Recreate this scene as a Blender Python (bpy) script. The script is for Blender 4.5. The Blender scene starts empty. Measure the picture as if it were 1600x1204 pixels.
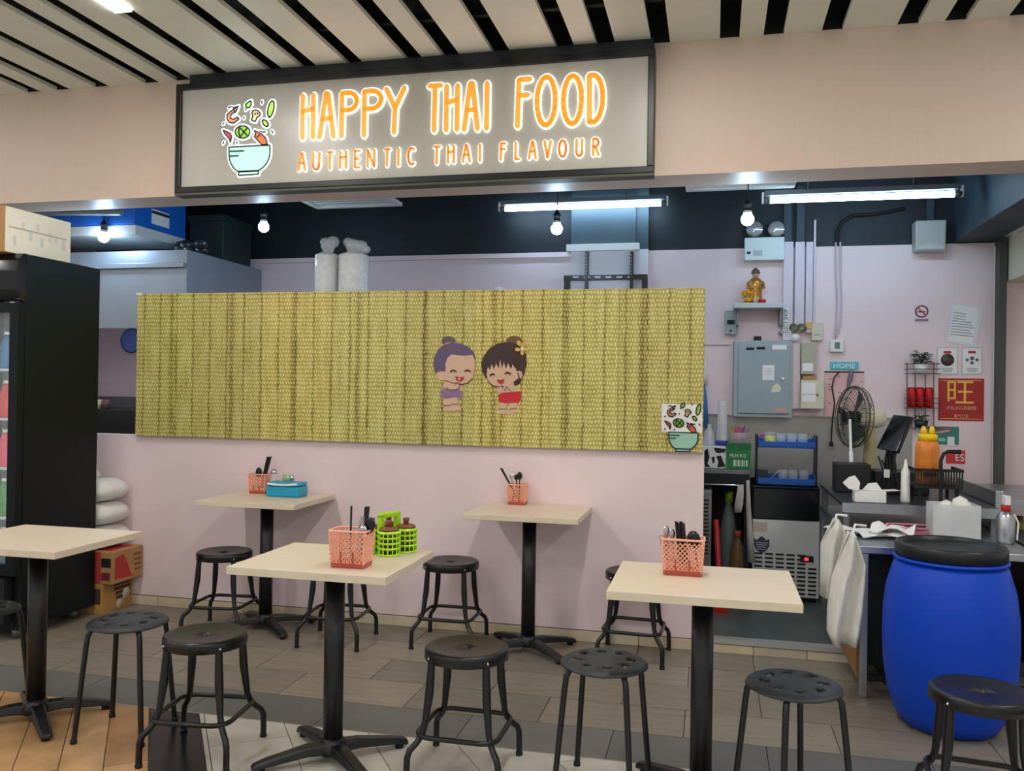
import bpy, bmesh, math, random
from mathutils import Vector, Matrix
random.seed(7)
SC = bpy.context.scene
COL = SC.collection
PI = math.pi

# ------------------------------------------------------------------ camera
FPX, YAW, PITCH, ROLL, CD, CH = 1333.17, 0.2320, 0.0059, 0.0152, 4.7264, 1.3863
fw = Vector((-math.sin(YAW) * math.cos(PITCH), math.cos(YAW) * math.cos(PITCH), math.sin(PITCH)))
r0 = Vector((math.cos(YAW), math.sin(YAW), 0)); u0 = r0.cross(fw)
rt = math.cos(ROLL) * r0 + math.sin(ROLL) * u0
up = -math.sin(ROLL) * r0 + math.cos(ROLL) * u0
CAM = Vector((0, -CD, CH))
cd = bpy.data.cameras.new('camera'); cam = bpy.data.objects.new('camera', cd); COL.objects.link(cam)
cd.sensor_width = 36; cd.lens = FPX / 1600 * 36; cd.clip_start = .05
m = Matrix((rt, up, -fw)).transposed().to_4x4(); m.translation = CAM; cam.matrix_world = m
SC.camera = cam

# ------------------------------------------------------------------ world, exposure
w = bpy.data.worlds.new('hall_light'); SC.world = w; w.use_nodes = True
w.node_tree.nodes['Background'].inputs[0].default_value = (1.0, .985, .97, 1)
w.node_tree.nodes['Background'].inputs[1].default_value = .55
SC.view_settings.view_transform = 'Standard'; SC.view_settings.look = 'None'
SC.view_settings.exposure = 0.0; SC.view_settings.gamma = 1.0; SC.view_settings.use_curve_mapping = False
HALL_LED, TUBE_LED, BULB_LED = 61.0, 31.0, 150.0

# ------------------------------------------------------------------ survey helpers (picture ray onto a real plane)
def ray(px, py): return fw + rt * ((px - 800) / FPX) - up * ((py - 602) / FPX)
def at(px, py, Y): d = ray(px, py); return CAM + d * ((Y + CD) / d.y)
def atz(px, py, z): d = ray(px, py); return CAM + d * ((z - CH) / d.z)
def atx(px, py, X): d = ray(px, py); return CAM + d * (X / d.x)
def R(x0, y0, x1, y1, Y):
    a, b, c, d = at(x0, y0, Y), at(x1, y0, Y), at(x0, y1, Y), at(x1, y1, Y)
    return (a.x + c.x) / 2, (b.x + d.x) / 2, (c.z + d.z) / 2, (a.z + b.z) / 2     # X0 X1 Z0 Z1

# ------------------------------------------------------------------ materials
def lin(c):
    return tuple((v / 255 / 12.92 if v / 255 <= .04045 else ((v / 255 + .055) / 1.055) ** 2.4) for v in c) + (1,)
MATS = {}
def mat(name, col, rough=.5, metal=0, var=0, scale=8, bump=0, emit=0, alpha=1, trans=0, stretch=None, ecol=None, spec=.5):
    if name in MATS: return MATS[name]
    m = bpy.data.materials.new(name); m.use_nodes = True; MATS[name] = m
    nt = m.node_tree; b = nt.nodes['Principled BSDF']; c = lin(col)
    b.inputs['Base Color'].default_value = c; b.inputs['Roughness'].default_value = rough
    b.inputs['Metallic'].default_value = metal; b.inputs['Alpha'].default_value = alpha
    b.inputs['Transmission Weight'].default_value = trans; b.inputs['Specular IOR Level'].default_value = spec
    if emit:
        b.inputs['Emission Color'].default_value = lin(ecol) if ecol else c
        b.inputs['Emission Strength'].default_value = emit
    if var or bump:
        tc = nt.nodes.new('ShaderNodeTexCoord'); n = nt.nodes.new('ShaderNodeTexNoise')
        n.inputs['Scale'].default_value = scale; n.inputs['Detail'].default_value = 5
        if stretch:
            mp = nt.nodes.new('ShaderNodeMapping'); mp.inputs['Scale'].default_value = stretch
            nt.links.new(tc.outputs['Object'], mp.inputs[0]); nt.links.new(mp.outputs[0], n.inputs['Vector'])
        else: nt.links.new(tc.outputs['Object'], n.inputs['Vector'])
        if var:
            r = nt.nodes.new('ShaderNodeValToRGB'); r.color_ramp.elements[0].position = .3; r.color_ramp.elements[1].position = .7
            r.color_ramp.elements[0].color = tuple(max(0, v * (1 - var)) for v in c[:3]) + (1,)
            r.color_ramp.elements[1].color = tuple(min(1, v * (1 + var)) for v in c[:3]) + (1,)
            nt.links.new(n.outputs['Fac'], r.inputs[0]); nt.links.new(r.outputs[0], b.inputs['Base Color'])
        if bump:
            bp = nt.nodes.new('ShaderNodeBump'); bp.inputs['Strength'].default_value = bump; bp.inputs['Distance'].default_value = .01
            nt.links.new(n.outputs['Fac'], bp.inputs['Height']); nt.links.new(bp.outputs[0], b.inputs['Normal'])
    return m
def glass(name, col=(235, 240, 245), rough=.05, alpha=.25):
    return mat(name, col, rough, alpha=alpha)

PINK = mat('pink_paint', (236, 215, 217), .55, var=.05, scale=1.6, bump=.03)
FASC = mat('fascia_laminate', (220, 198, 178), .5, var=.015, scale=6, stretch=(8, 8, .4))
BLK = mat('black_metal', (20, 20, 22), .38, var=.15, scale=30)
BLKM = mat('black_matt', (14, 16, 18), .7)
NAVY = mat('dark_blue_paint', (20, 30, 38), .6, var=.5, scale=2.5)
STEEL = mat('brushed_steel', (178, 182, 186), .34, 1, var=.12, scale=10, stretch=(1, 1, 30))
STEELD = mat('dull_steel', (120, 124, 128), .45, .8, var=.2, scale=6)
WHITE = mat('white_plastic', (232, 232, 228), .4)
CREAM = mat('cream_plastic', (214, 208, 184), .5, var=.04)
PAPER = mat('paper_white', (236, 236, 234), .8)
INK = mat('black_ink', (25, 25, 28), .7)
TOPW = mat('pale_wood_laminate', (220, 205, 182), .38, var=.045, scale=7, stretch=(2, 22, 6))
CORAL = mat('coral_plastic', (244, 176, 148), .45)
CORALD = mat('dark_coral_plastic', (176, 82, 66), .45)
LIME = mat('lime_plastic', (172, 224, 18), .4)
BROWN = mat('brown_lid', (120, 72, 40), .45)
BLUEP = mat('blue_plastic', (20, 90, 180), .35)
GLS = glass('clear_glass', alpha=.28)
BAG = mat('clear_bag_film', (225, 232, 238), .25, alpha=.42, var=.1, scale=30, bump=.6)
BAGW = mat('white_bag_film', (236, 234, 226), .4, alpha=.93, var=.05, scale=14, bump=.5)
RED = mat('red_plastic', (190, 24, 24), .4)
CARD = mat('brown_card', (176, 132, 84), .8, var=.08, scale=12)
CHROME = mat('chrome', (200, 200, 205), .15, 1)
GREYP = mat('grey_box_paint', (160, 170, 174), .5, var=.04)

# ------------------------------------------------------------------ mesh builder
class MB:
    def __init__(s): s.v, s.f, s.s = [], [], []
    def add(s, vs, fs, sm=False):
        k = len(s.v); s.v += [tuple(v) for v in vs]
        for f in fs: s.f.append(tuple(i + k for i in f)); s.s.append(sm)
        return s
    def box(s, x0, x1, y0, y1, z0, z1, M=None):
        vs = [Vector(p) for p in ((x0, y0, z0), (x1, y0, z0), (x1, y1, z0), (x0, y1, z0), (x0, y0, z1), (x1, y0, z1), (x1, y1, z1), (x0, y1, z1))]
        if M: vs = [M @ v for v in vs]
        return s.add(vs, [(0, 3, 2, 1), (4, 5, 6, 7), (0, 1, 5, 4), (1, 2, 6, 5), (2, 3, 7, 6), (3, 0, 4, 7)])
    def tube(s, pts, r, n=8, closed=False, sm=True):
        pts = [Vector(p) for p in pts]; N = len(pts); rs = r if isinstance(r, (list, tuple)) else [r] * N
        ref = None; rings = []
        for i, p in enumerate(pts):
            if closed: t = pts[(i + 1) % N] - pts[i - 1]
            else: t = pts[min(i + 1, N - 1)] - pts[max(i - 1, 0)]
            t.normalize()
            if ref is None: ref = Vector((0, 0, 1)) if abs(t.z) < .9 else Vector((1, 0, 0))
            a = ref - t * ref.dot(t); a.normalize(); ref = a; b = t.cross(a)
            rings.append([p + (a * math.cos(2 * PI * k / n) + b * math.sin(2 * PI * k / n)) * rs[i] for k in range(n)])
        vs = [v for q in rings for v in q]; fs = []
        for i in range(N if closed else N - 1):
            j = (i + 1) % N
            for k in range(n): fs.append((i * n + k, i * n + (k + 1) % n, j * n + (k + 1) % n, j * n + k))
        s.add(vs, fs, sm)
        if not closed:
            s.add(rings[0], [tuple(range(n))[::-1]]); s.add(rings[-1], [tuple(range(n))])
        return s
    def lathe(s, prof, n=24, c=(0, 0, 0), M=None, sm=True, cap=True):
        c = Vector(c); vs = []
        for r, z in prof:
            for k in range(n):
                v = Vector((r * math.cos(2 * PI * k / n), r * math.sin(2 * PI * k / n), z))
                vs.append((M @ v if M else v) + c)
        fs = [(i * n + k, i * n + (k + 1) % n, (i + 1) * n + (k + 1) % n, (i + 1) * n + k) for i in range(len(prof) - 1) for k in range(n)]
        if cap:
            if prof[0][0] > 1e-5: fs.append(tuple(range(n))[::-1])
            if prof[-1][0] > 1e-5: fs.append(tuple((len(prof) - 1) * n + k for k in range(n)))
        return s.add(vs, fs, sm)
    def poly(s, pts, y0, y1):          # outline in XZ, thickness along Y (y0 front)
        n = len(pts)
        ar = sum(pts[i][0] * pts[(i + 1) % n][1] - pts[(i + 1) % n][0] * pts[i][1] for i in range(n))
        if ar < 0: pts = pts[::-1]
        vs = [(x, y0, z) for x, z in pts] + [(x, y1, z) for x, z in pts]
        fs = [tuple(range(n)), tuple(range(2 * n - 1, n - 1, -1))] + [(i, i + n, (i + 1) % n + n, (i + 1) % n) for i in range(n)]
        return s.add(vs, fs)
    def ribbon(s, pts, wd, y0, y1, closed=False):
        pts = [Vector(p) for p in pts]; N = len(pts)
        for i in range(N if closed else N - 1):
            a, b = pts[i], pts[(i + 1) % N]; d = b - a
            if d.length < 1e-7: continue
            d.normalize(); n = Vector((-d.y, d.x)) * wd / 2; e = d * wd * .38
            h = wd * .5
            q = [a - n, b - n, b + e - n * .5, b + d * h * .95, b + e + n * .5, b + n, a + n, a - e + n * .5, a - d * h * .95, a - e - n * .5]
            s.poly([(v.x, v.y) for v in q], y0, y1)
        return s
    def ball(s, c, r, n=12, sq=(1, 1, 1)):
        m_ = n // 2; vs = [Vector((0, 0, 1))]
        for i in range(1, m_):
            for k in range(n): vs.append(Vector((math.sin(PI * i / m_) * math.cos(2 * PI * k / n), math.sin(PI * i / m_) * math.sin(2 * PI * k / n), math.cos(PI * i / m_))))
        vs.append(Vector((0, 0, -1))); L = len(vs) - 1; fs = []
        for k in range(n):
            fs.append((0, 1 + k, 1 + (k + 1) % n)); fs.append((L, L - n + (k + 1) % n, L - n + k))
            for i in range(m_ - 2): a = 1 + i * n; fs.append((a + k, a + n + k, a + n + (k + 1) % n, a + (k + 1) % n))
        return s.add([(c[0] + v.x * r * sq[0], c[1] + v.y * r * sq[1], c[2] + v.z * r * sq[2]) for v in vs], fs, True)
    def build(s, name, material, parent=None, world=False, bev=0, seg=2):
        off = Vector((0, 0, 0))
        if parent is not None and world:
            q = parent
            while q: off += q.location; q = q.parent
        me = bpy.data.meshes.new(name)
        me.from_pydata([(v[0] - off.x, v[1] - off.y, v[2] - off.z) for v in s.v], [], s.f)
        me.polygons.foreach_set('use_smooth', s.s); me.materials.append(material); me.update()
        o = bpy.data.objects.new(name, me); COL.objects.link(o); o.parent = parent
        if bev:
            b = o.modifiers.new('bevel', 'BEVEL'); b.width = bev; b.segments = seg; b.limit_method = 'ANGLE'
        return o

def tag(o, label=None, cat=None, group=None, kind=None):
    if label: o['label'] = label
    if cat: o['category'] = cat
    if group: o['group'] = group
    if kind: o['kind'] = kind
    return o
def thing(name, label, cat, loc=(0, 0, 0), rz=0, group=None):
    o = bpy.data.objects.new(name, None); COL.objects.link(o); o.location = loc; o.rotation_euler = (0, 0, rz)
    o.empty_display_size = .1
    return tag(o, label, cat, group)
def solo(mb, name, material, label, cat, group=None, bev=0, loc=None):
    """a thing that is one mesh; origin moved to its base"""
    xs, ys, zs = zip(*mb.v); b = Vector(((min(xs) + max(xs)) / 2, (min(ys) + max(ys)) / 2, min(zs)))
    mb.v = [(x - b.x, y - b.y, z - b.z) for x, y, z in mb.v]
    o = mb.build(name, material, bev=bev); o.location = b if loc is None else loc
    return tag(o, label, cat, group)
def struct(mb, name, material, parent=None, bev=0):
    o = mb.build(name, material, parent, bev=bev)
    if parent is None: o['kind'] = 'structure'
    return o
def dup(root, loc, rz, label=None, group=None):
    r = root.copy(); COL.objects.link(r); r.location = loc; r.rotation_euler = (0, 0, rz)
    if label: r['label'] = label
    if group: r['group'] = group
    for ch in list(root.children):
        c = ch.copy(); COL.objects.link(c); c.parent = r
        for g in list(ch.children):
            d = g.copy(); COL.objects.link(d); d.parent = c
    return r
def text(body, parent, material, cx, cz, y, width=None, height=None, name='lettering', rot=0, world=True, thick=.0006):
    cu = bpy.data.curves.new('t', 'FONT'); cu.body = body; cu.size = .1; cu.extrude = thick; cu.align_x = 'CENTER'; cu.align_y = 'CENTER'
    t = bpy.data.objects.new('t', cu); COL.objects.link(t)
    dg = bpy.context.evaluated_depsgraph_get(); me = bpy.data.meshes.new_from_object(t.evaluated_get(dg))
    bpy.data.objects.remove(t); bpy.data.curves.remove(cu)
    xs = [v.co.x for v in me.vertices]; ys = [v.co.y for v in me.vertices]
    mx, my = (min(xs) + max(xs)) / 2, (min(ys) + max(ys)) / 2; sx = (max(xs) - min(xs)) or 1; sy = (max(ys) - min(ys)) or 1
    fx = width / sx if width else None; fy = height / sy if height else None
    fx = fx or fy; fy = fy or fx
    off = Vector((0, 0, 0))
    if world:
        q = parent
        while q: off += q.location; q = q.parent
    c, s_ = math.cos(rot), math.sin(rot)
    for v in me.vertices:
        a, b = (v.co.x - mx) * fx, (v.co.y - my) * fy
        v.co = Vector((cx + a * c - b * s_, y - v.co.z, cz + a * s_ + b * c)) - off
    me.materials.clear(); me.materials.append(material); me.name = name
    o = bpy.data.objects.new(name, me); COL.objects.link(o); o.parent = parent
    return o
def arc(cx, cz, rx, rz, a0, a1, n=12):
    return [(cx + rx * math.cos(math.radians(a0 + (a1 - a0) * i / n)), cz + rz * math.sin(math.radians(a0 + (a1 - a0) * i / n))) for i in range(n + 1)]
def rrect(x0, x1, z0, z1, r, n=4):
    return arc(x1 - r, z1 - r, r, r, 0, 90, n) + arc(x0 + r, z1 - r, r, r, 90, 180, n) + arc(x0 + r, z0 + r, r, r, 180, 270, n) + arc(x1 - r, z0 + r, r, r, 270, 360, n)

# ================================================================== SETTING
GROUT = mat('grout', (84, 80, 74), .8)
TILEA = [mat('grey_tile_%d' % i, c, .42, var=.16, scale=5, stretch=(1.2, 6, 1)) for i, c in enumerate([(128, 120, 108), (118, 112, 102), (136, 128, 114)])]
TILEB = [mat('slate_tile_%d' % i, c, .45, var=.08, scale=5) for i, c in enumerate([(98, 98, 95), (106, 105, 101)])]
TAN = [mat('tan_tile_%d' % i, c, .4, var=.18, scale=9) for i, c in enumerate([(184, 140, 94), (172, 130, 86), (190, 150, 104)])]
MARB = [mat('marble_tile_%d' % i, c, .35, var=.12, scale=6) for i, c in enumerate([(196, 192, 182), (184, 180, 172), (202, 198, 188)])]
GRAN = mat('black_granite', (20, 22, 25), .25, var=.3, scale=60, spec=.25)

mb = MB().box(-7, 4.5, -2.7, 1.9, -.2, -.006)
floor = struct(mb, 'floor', GROUT)
struct(MB().box(-7, 4.5, -9, -2.7, -.2, 0), 'floor_hall', mat('hall_floor_stone', (176, 178, 172), .4, var=.1, scale=3))
def tile(poly, m_, h=.006):
    n = len(poly)
    ar = sum(poly[i][0] * poly[(i + 1) % n][1] - poly[(i + 1) % n][0] * poly[i][1] for i in range(n))
    if ar < 0: poly = poly[::-1]
    vs = [(x, y, -h) for x, y in poly] + [(x, y, 0) for x, y in poly]
    fs = [tuple(range(n, 2 * n))] + [(i, (i + 1) % n, (i + 1) % n + n, i + n) for i in range(n)]
    o = MB().add(vs, fs).build('tile', m_, floor); return o
rows = [(-1.5, -1.21), (-1.21, -.905), (-.905, -.60), (-.60, -.30), (-.30, 0)]
for ri, (a, b) in enumerate(rows):
    x = -4.6 + (.3 if ri % 2 else .02)
    while x < 2.3:
        tile([(x + .002, a + .002), (x + .598, a + .002), (x + .598, b - .002), (x + .002, b - .002)], random.choice(TILEB if ri == 0 else TILEA)); x += .6
def clip(poly, f):
    out = []
    for i in range(len(poly)):
        p, q = poly[i], poly[(i + 1) % len(poly)]; a, b = f(p), f(q)
        if a >= 0: out.append(p)
        if (a < 0) != (b < 0): t = a / (a - b); out.append((p[0] + (q[0] - p[0]) * t, p[1] + (q[1] - p[1]) * t))
    return out
U = Vector((.588, -.809)); V = Vector((.809, .588))
def dtile(v0, v1, u0_, u1_, m_):
    p = [U * u0_ + V * v0, U * u1_ + V * v0, U * u1_ + V * v1, U * u0_ + V * v1]; p = [(q.x, q.y) for q in p]
    for f in (lambda q: -1.504 - q[1], lambda q: q[1] + 2.7, lambda q: q[0] + 4.4, lambda q: 1.6 - q[0]):
        if p: p = clip(p, f)
    if len(p) > 2: tile(p, m_)
g = .0018
for k in range(14):
    v1 = -2.778 - .15 * k; off = random.uniform(0, .8)
    for j in range(-4, 5): dtile(v1 - .15 + g, v1 - g, j * .9 + off + g, (j + 1) * .9 + off - g, random.choice(TAN))
for j in range(-2, 4): dtile(-2.774 + g, -2.584 - g, j * 1.2 + g, (j + 1) * 1.2 - g, GRAN)
dtile(-2.581, -2.566, -2, 4, mat('pale_trim_stone', (190, 186, 176), .4))
for k in range(11):
    v0 = -2.564 + .3 * k; off = .35 + (.3 if k % 2 else 0)
    for j in range(-4, 6): dtile(v0 + g, v0 + .3 - g, j * .6 + off + g, (j + 1) * .6 + off - g, random.choice(MARB))
MB().box(-4.4, 2.2, -1.504, -1.499, -.006, .0012).build('metal_strip', mat('trim_metal', (190, 186, 176), .3, .8), floor)

# partition wall with skirting tiles
struct(MB().box(-5.2, -.045, 0, .12, 0, 1.066), 'wall_front', PINK)
sk = struct(MB().box(-5.2, -.045, -.004, 0, 0, .062), 'baseboard_front', GROUT)
SKT = [mat('skirting_tile_%d' % i, c, .5, var=.1, scale=8) for i, c in enumerate([(206, 190, 160), (196, 184, 158), (210, 198, 172)])]
x = -5.18
while x < -.1:
    x1 = min(x + .6, -.05); MB().box(x + .002, x1 - .002, -.012, -.004, .001, .058).build('skirting_tile', SKT[int((x + 9) * 7) % 3], sk, bev=.0015); x += .6
# raised kitchen floor and step
struct(MB().box(-5.2, 2.6, .02, 1.9, -.1, .066), 'floor_kitchen', mat('kitchen_vinyl', (74, 84, 82), .4, var=.2, scale=4))
st = struct(MB().box(-.045, .72, .0, .03, 0, .05), 'trim_1', GROUT)
for i in range(3): MB().box(-.045 + i * .27 + .002, .225 + i * .27 - .03 * (i == 2) - .002, -.008, 0, .001, .045).build('riser_tile', SKT[i], st)
MB().box(-.045, .70, -.014, .045, .05, .076).build('metal_nosing', mat('nosing_alu', (196, 198, 196), .35, .6), st)

# fascia beam
struct(MB().box(-7, 4.5, -.1, .165, 2.55, 3.265), 'wall_fascia', FASC)
# slatted hall ceiling
SLAT = mat('slat_paint', (232, 234, 220), .45, var=.02)
ceil = struct(MB().box(-7, 4.5, -9, -.1, 3.42, 3.5), 'ceiling', BLKM)
struct(MB().box(-7, 4.5, -.1, .165, 3.265, 3.5), 'wall_fascia_void', BLKM)
gaps = sorted(.868 * k + o for k in range(-9, 5) for o in (.008, .229, .517))
for a, b in zip(gaps[:-1], gaps[1:]):
    if a + .1 < -6.9 or b > 4.4: continue
    mbs = MB().box(a + .1, b, -8.9, -.102, 3.26, 3.275)
    mbs.box(a + .1, a + .103, -8.9, -.102, 3.275, 3.285).box(b - .003, b, -8.9, -.102, 3.275, 3.285)
    mbs.build('slat', SLAT, ceil)
for y in (-.5, -1.7, -2.9, -4.1):
    MB().box(-6.8, 4.4, y, y + .035, 3.32, 3.36).build('carrier_rail', BLKM, ceil)
LEDM = mat('led_panel', (255, 244, 226), .5, emit=HALL_LED, ecol=(255, 249, 245))
i = 0
for gx in (-5.559, -2.955, -.351, 2.253):
    for y in (-1.03, -3.6, -6.2):
        near = (gx == -2.955 and y == -1.03)
        t = thing('linear_ceiling_light', 'lit linear light set in the slatted ceiling, nearest the signboard' if near else
                  'linear light in the slatted hall ceiling outside the picture', 'ceiling light', (gx + .05, y - .6, 3.25), 0, 'linear hall ceiling lights')
        MB().box(-.049, .049, -.6, .6, .005, .03).build('diffuser', LEDM, t)
        MB().box(-.05, .05, -.605, -.6, 0, .06).box(-.05, .05, .6, .605, 0, .06).box(-.05, .05, -.6, .6, .03, .06).build('housing', WHITE, t)

# kitchen shell
struct(MB().box(-5.2, 1.83, 1.6, 1.75, 0, 2.43), 'wall_back', PINK)
struct(MB().box(-5.2, 2.9, 1.603, 1.75, 2.43, 3.4), 'wall_back_upper', NAVY)
struct(MB().box(-5.2, 4.5, .165, 1.75, 3.2, 3.3), 'ceiling_kitchen', mat('kitchen_ceiling_black', (16, 24, 30), .8))
struct(MB().box(-5.35, -5.2, 0, 1.75, 0, 3.4), 'wall_left', PINK)
struct(MB().box(-5.2, -3.3, 1.585, 1.603, 2.40, 2.43), 'trim_2', PINK)
struct(MB().box(-3.6, -.62, 1.58, 1.603, 2.395, 2.43), 'trim_3', PINK)
b0 = at(1490, 376, 1.6)
struct(MB().box(b0.x, 1.83, -.1 + .27, 1.6, 2.44, 3.2), 'beam_right', mat('mottled_blue_paint', (50, 66, 78), .65, var=.5, scale=3))  # dark blue beam, tone mottled at random by noise
struct(MB().box(1.832, 1.875, 1.5, 1.6, 0, 2.45), 'trim_4', mat('dark_post', (70, 72, 68), .5))
struct(MB().box(1.875, 3.6, 1.63, 1.75, 0, 3.2), 'wall_right', PINK)
struct(MB().box(1.83, 1.93, .2, 1.6, 2.452, 2.50), 'trim_5', WHITE)
bk = at(1567, 442, 1.62)
struct(MB().box(bk.x, 3.6, .7, 1.63, bk.z, 2.9), 'wall_bulkhead', mat('cream_paint', (214, 210, 184), .6))
# pillar on the back wall
x0, x1, z0, z1 = R(893, 290, 1013, 380, 1.5)
struct(MB().box(x0, x1 - .09, 1.5, 1.6, z0 - .03, 3.2).box(x1 - .09, x1, 1.53, 1.6, 2.43, 3.2), 'pillar_upper', mat('pillar_grey_blue', (58, 74, 84), .6, var=.2, scale=2))
struct(MB().box(x0, x1 - .09, 1.5, 1.6, 0, z0 - .03).box(x1 - .09, x1 - .0, 1.53, 1.6, 0, 2.43), 'pillar', mat('pillar_white_paint', (226, 222, 230), .5))
struct(MB().box(x0 - .03, x1 - .06, 1.47, 1.6, z0 - .055, z0 - .005), 'trim_6', WHITE)
# stainless wall cladding behind the ice machine
x0, x1, z0, z1 = R(1095, 652, 1425, 770, 1.595)
struct(MB().box(x0, x1, 1.594, 1.6, .066, z1), 'wall_cladding', mat('steel_sheet', (170, 166, 160), .38, .55, var=.12, scale=3))
struct(MB().box(x0, x1, 1.588, 1.594, z1 - .004, z1 + .012), 'trim_7', mat('alu_trim', (150, 146, 140), .4, .6))
# light panel recess left of the electrical box
x0, x1, z0, z1 = R(1098, 534, 1140, 648, 1.59)
struct(MB().box(x0 - .2, x1 + .02, 1.585, 1.6, z1 - .02, z1).box(x1, x1 + .02, 1.585, 1.6, z0, z1 - .02), 'trim_8', PINK)

# ================================================================== SIGNBOARD
YS = -.20
sg = thing('shop_sign', 'long lit shop sign with orange lettering and a bowl, framed in black', 'sign', (-1.79, -.15, 2.58))
x0, x1, z0, z1 = R(274, 138, 1023, 262, YS)
a = at(272, 300, YS); b = at(1024, 68, YS); z0 = (a.z + at(1019, 271, YS).z) / 2; z1 = (at(277, 137, YS).z + b.z) / 2; x0 = a.x; x1 = b.x
fr = .036
SGF = mat('sign_acrylic', (192, 190, 178), .3, var=.05, scale=1.3, stretch=(3, 1, .5))
MB().box(x0, x1, YS, -.102, z0, z0 + fr).box(x0, x1, YS, -.102, z1 - fr, z1).box(x0, x0 + fr, YS, -.102, z0 + fr, z1 - fr).box(x1 - fr, x1, YS, -.102, z0 + fr, z1 - fr).build('frame', mat('sign_frame_black', (26, 27, 28), .35), sg, True, bev=.004)
MB().box(x0 + fr, x1 - fr, YS + .018, YS + .03, z0 + fr, z1 - fr).build('face_panel', SGF, sg, True)
MB().box(x0 + .08, x1 - .01, YS + .02, -.1, z1, 3.258).build('mounting_channel', mat('channel_dark', (24, 32, 34), .5), sg, True)
MB().box(x0, x1, YS + .005, -.11, z0 - .014, z0).build('drip_edge', mat('edge_grey', (86, 84, 74), .6), sg, True)
YF = YS + .018
HALO = mat('halo_led_white', (255, 255, 255), .5, emit=2.2, ecol=(232, 244, 255))
ORG = mat('orange_letter_film', (250, 178, 76), .4, emit=.5, ecol=(250, 172, 66))
PINKF = mat('amber_letter_film', (248, 168, 70), .4, emit=.35, ecol=(255, 160, 50))
O_ = arc(.5, .5, .5, .5, 0, 360, 20)
GL = {'H': [[(0, 0), (0, 1)], [(1, 0), (1, 1)], [(0, .62), (1, .68)]],
      'A': [[(0, 0), (.42, 1), (.58, 1), (1, 0)], [(.22, .42), (.8, .42)]],
      'P': [[(0, 0), (0, 1)], [(0, 1)] + arc(.45, .8, .55, .2, 90, -90, 8) + [(0, .6)]],
      'Y': [[(0, 1), (.5, .55), (1, 1)], [(.5, .55), (.45, 0)]],
      'T': [[(0, 1), (1, 1)], [(.5, 1), (.45, 0)]], 'I': [[(.5, 0), (.5, 1)]],
      'F': [[(0, 0), (.08, 1), (1, 1)], [(.05, .66), (.85, .66)]],
      'O': [O_], 'D': [[(.05, 0), (0, 1)], [(0, 1)] + arc(.3, .5, .7, .5, 80, -80, 12) + [(.05, 0)]],
      'U': [[(0, 1), (0, .25)] + arc(.5, .25, .5, .25, 180, 360, 8) + [(1, 1)]],
      'E': [[(1, 1), (0, 1), (0, 0), (1, 0)], [(0, .52), (.75, .52)]],
      'N': [[(0, 0), (0, 1), (1, 0), (1, 1)]], 'C': [arc(.6, .5, .6, .5, 55, 305, 14)],
      'L': [[(0, 1), (0, 0), (1, 0)]], 'V': [[(0, 1), (.5, 0), (1, 1)]],
      'R': [[(0, 0), (0, 1)] + arc(.4, .76, .55, .24, 90, -90, 8) + [(0, .52)], [(.4, .52), (1, 0)]]}
def letter(ch, px0, px1, py0, py1, wd, m_, hal):
    a = at((px0 + px1) / 2, py1, YF); b = at((px0 + px1) / 2, py0, YF); xl = at(px0, py1, YF).x; xr = at(px1, py1, YF).x
    f = lambda p: (xl + wd / 2 + p[0] * (xr - xl - wd), a.z + wd / 2 + p[1] * (b.z - a.z - wd))
    A, B = MB(), MB()
    for st_ in GL[ch]:
        pts = [f(p) for p in st_]
        A.ribbon(pts, wd, YF - .016, YF - .008); B.ribbon(pts, wd + hal, YF - .008, YF - .0005)
    o = A.build('letter', m_, sg, True); B.build('halo', HALO, o, True)
for q in [('H', 470, 494, 146, 220), ('A', 497, 526, 143, 219), ('P', 531, 562, 142, 217), ('P', 566, 600, 139, 216), ('Y', 600, 636, 135, 212),
          ('T', 667, 693, 131, 209), ('H', 694, 719, 131, 208), ('A', 722, 751, 127, 207), ('I', 756, 766, 127, 206),
          ('F', 805, 832, 121, 202), ('O', 835, 872, 117, 201), ('O', 876, 913, 115, 199), ('D', 916, 946, 114, 196)]:
    letter(*q, .030, ORG, .012)
for ch, a_, b_ in [('A', 466, 480), ('U', 489, 502), ('T', 511, 523), ('H', 531, 544), ('E', 554, 565), ('N', 574, 588), ('T', 600, 612), ('I', 620, 627), ('C', 637, 650),
                   ('T', 677, 690), ('H', 699, 712), ('A', 722, 737), ('I', 747, 754), ('F', 781, 792), ('L', 804, 814), ('A', 825, 840), ('V', 849, 863), ('O', 872, 887), ('U', 899, 912), ('R', 925, 938)]:
    mx = (a_ + b_) / 2; ty = 239 - (mx - 470) * .0511; letter(ch, a_, b_, ty, ty + 30 , .0155, PINKF, .008)

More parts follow.
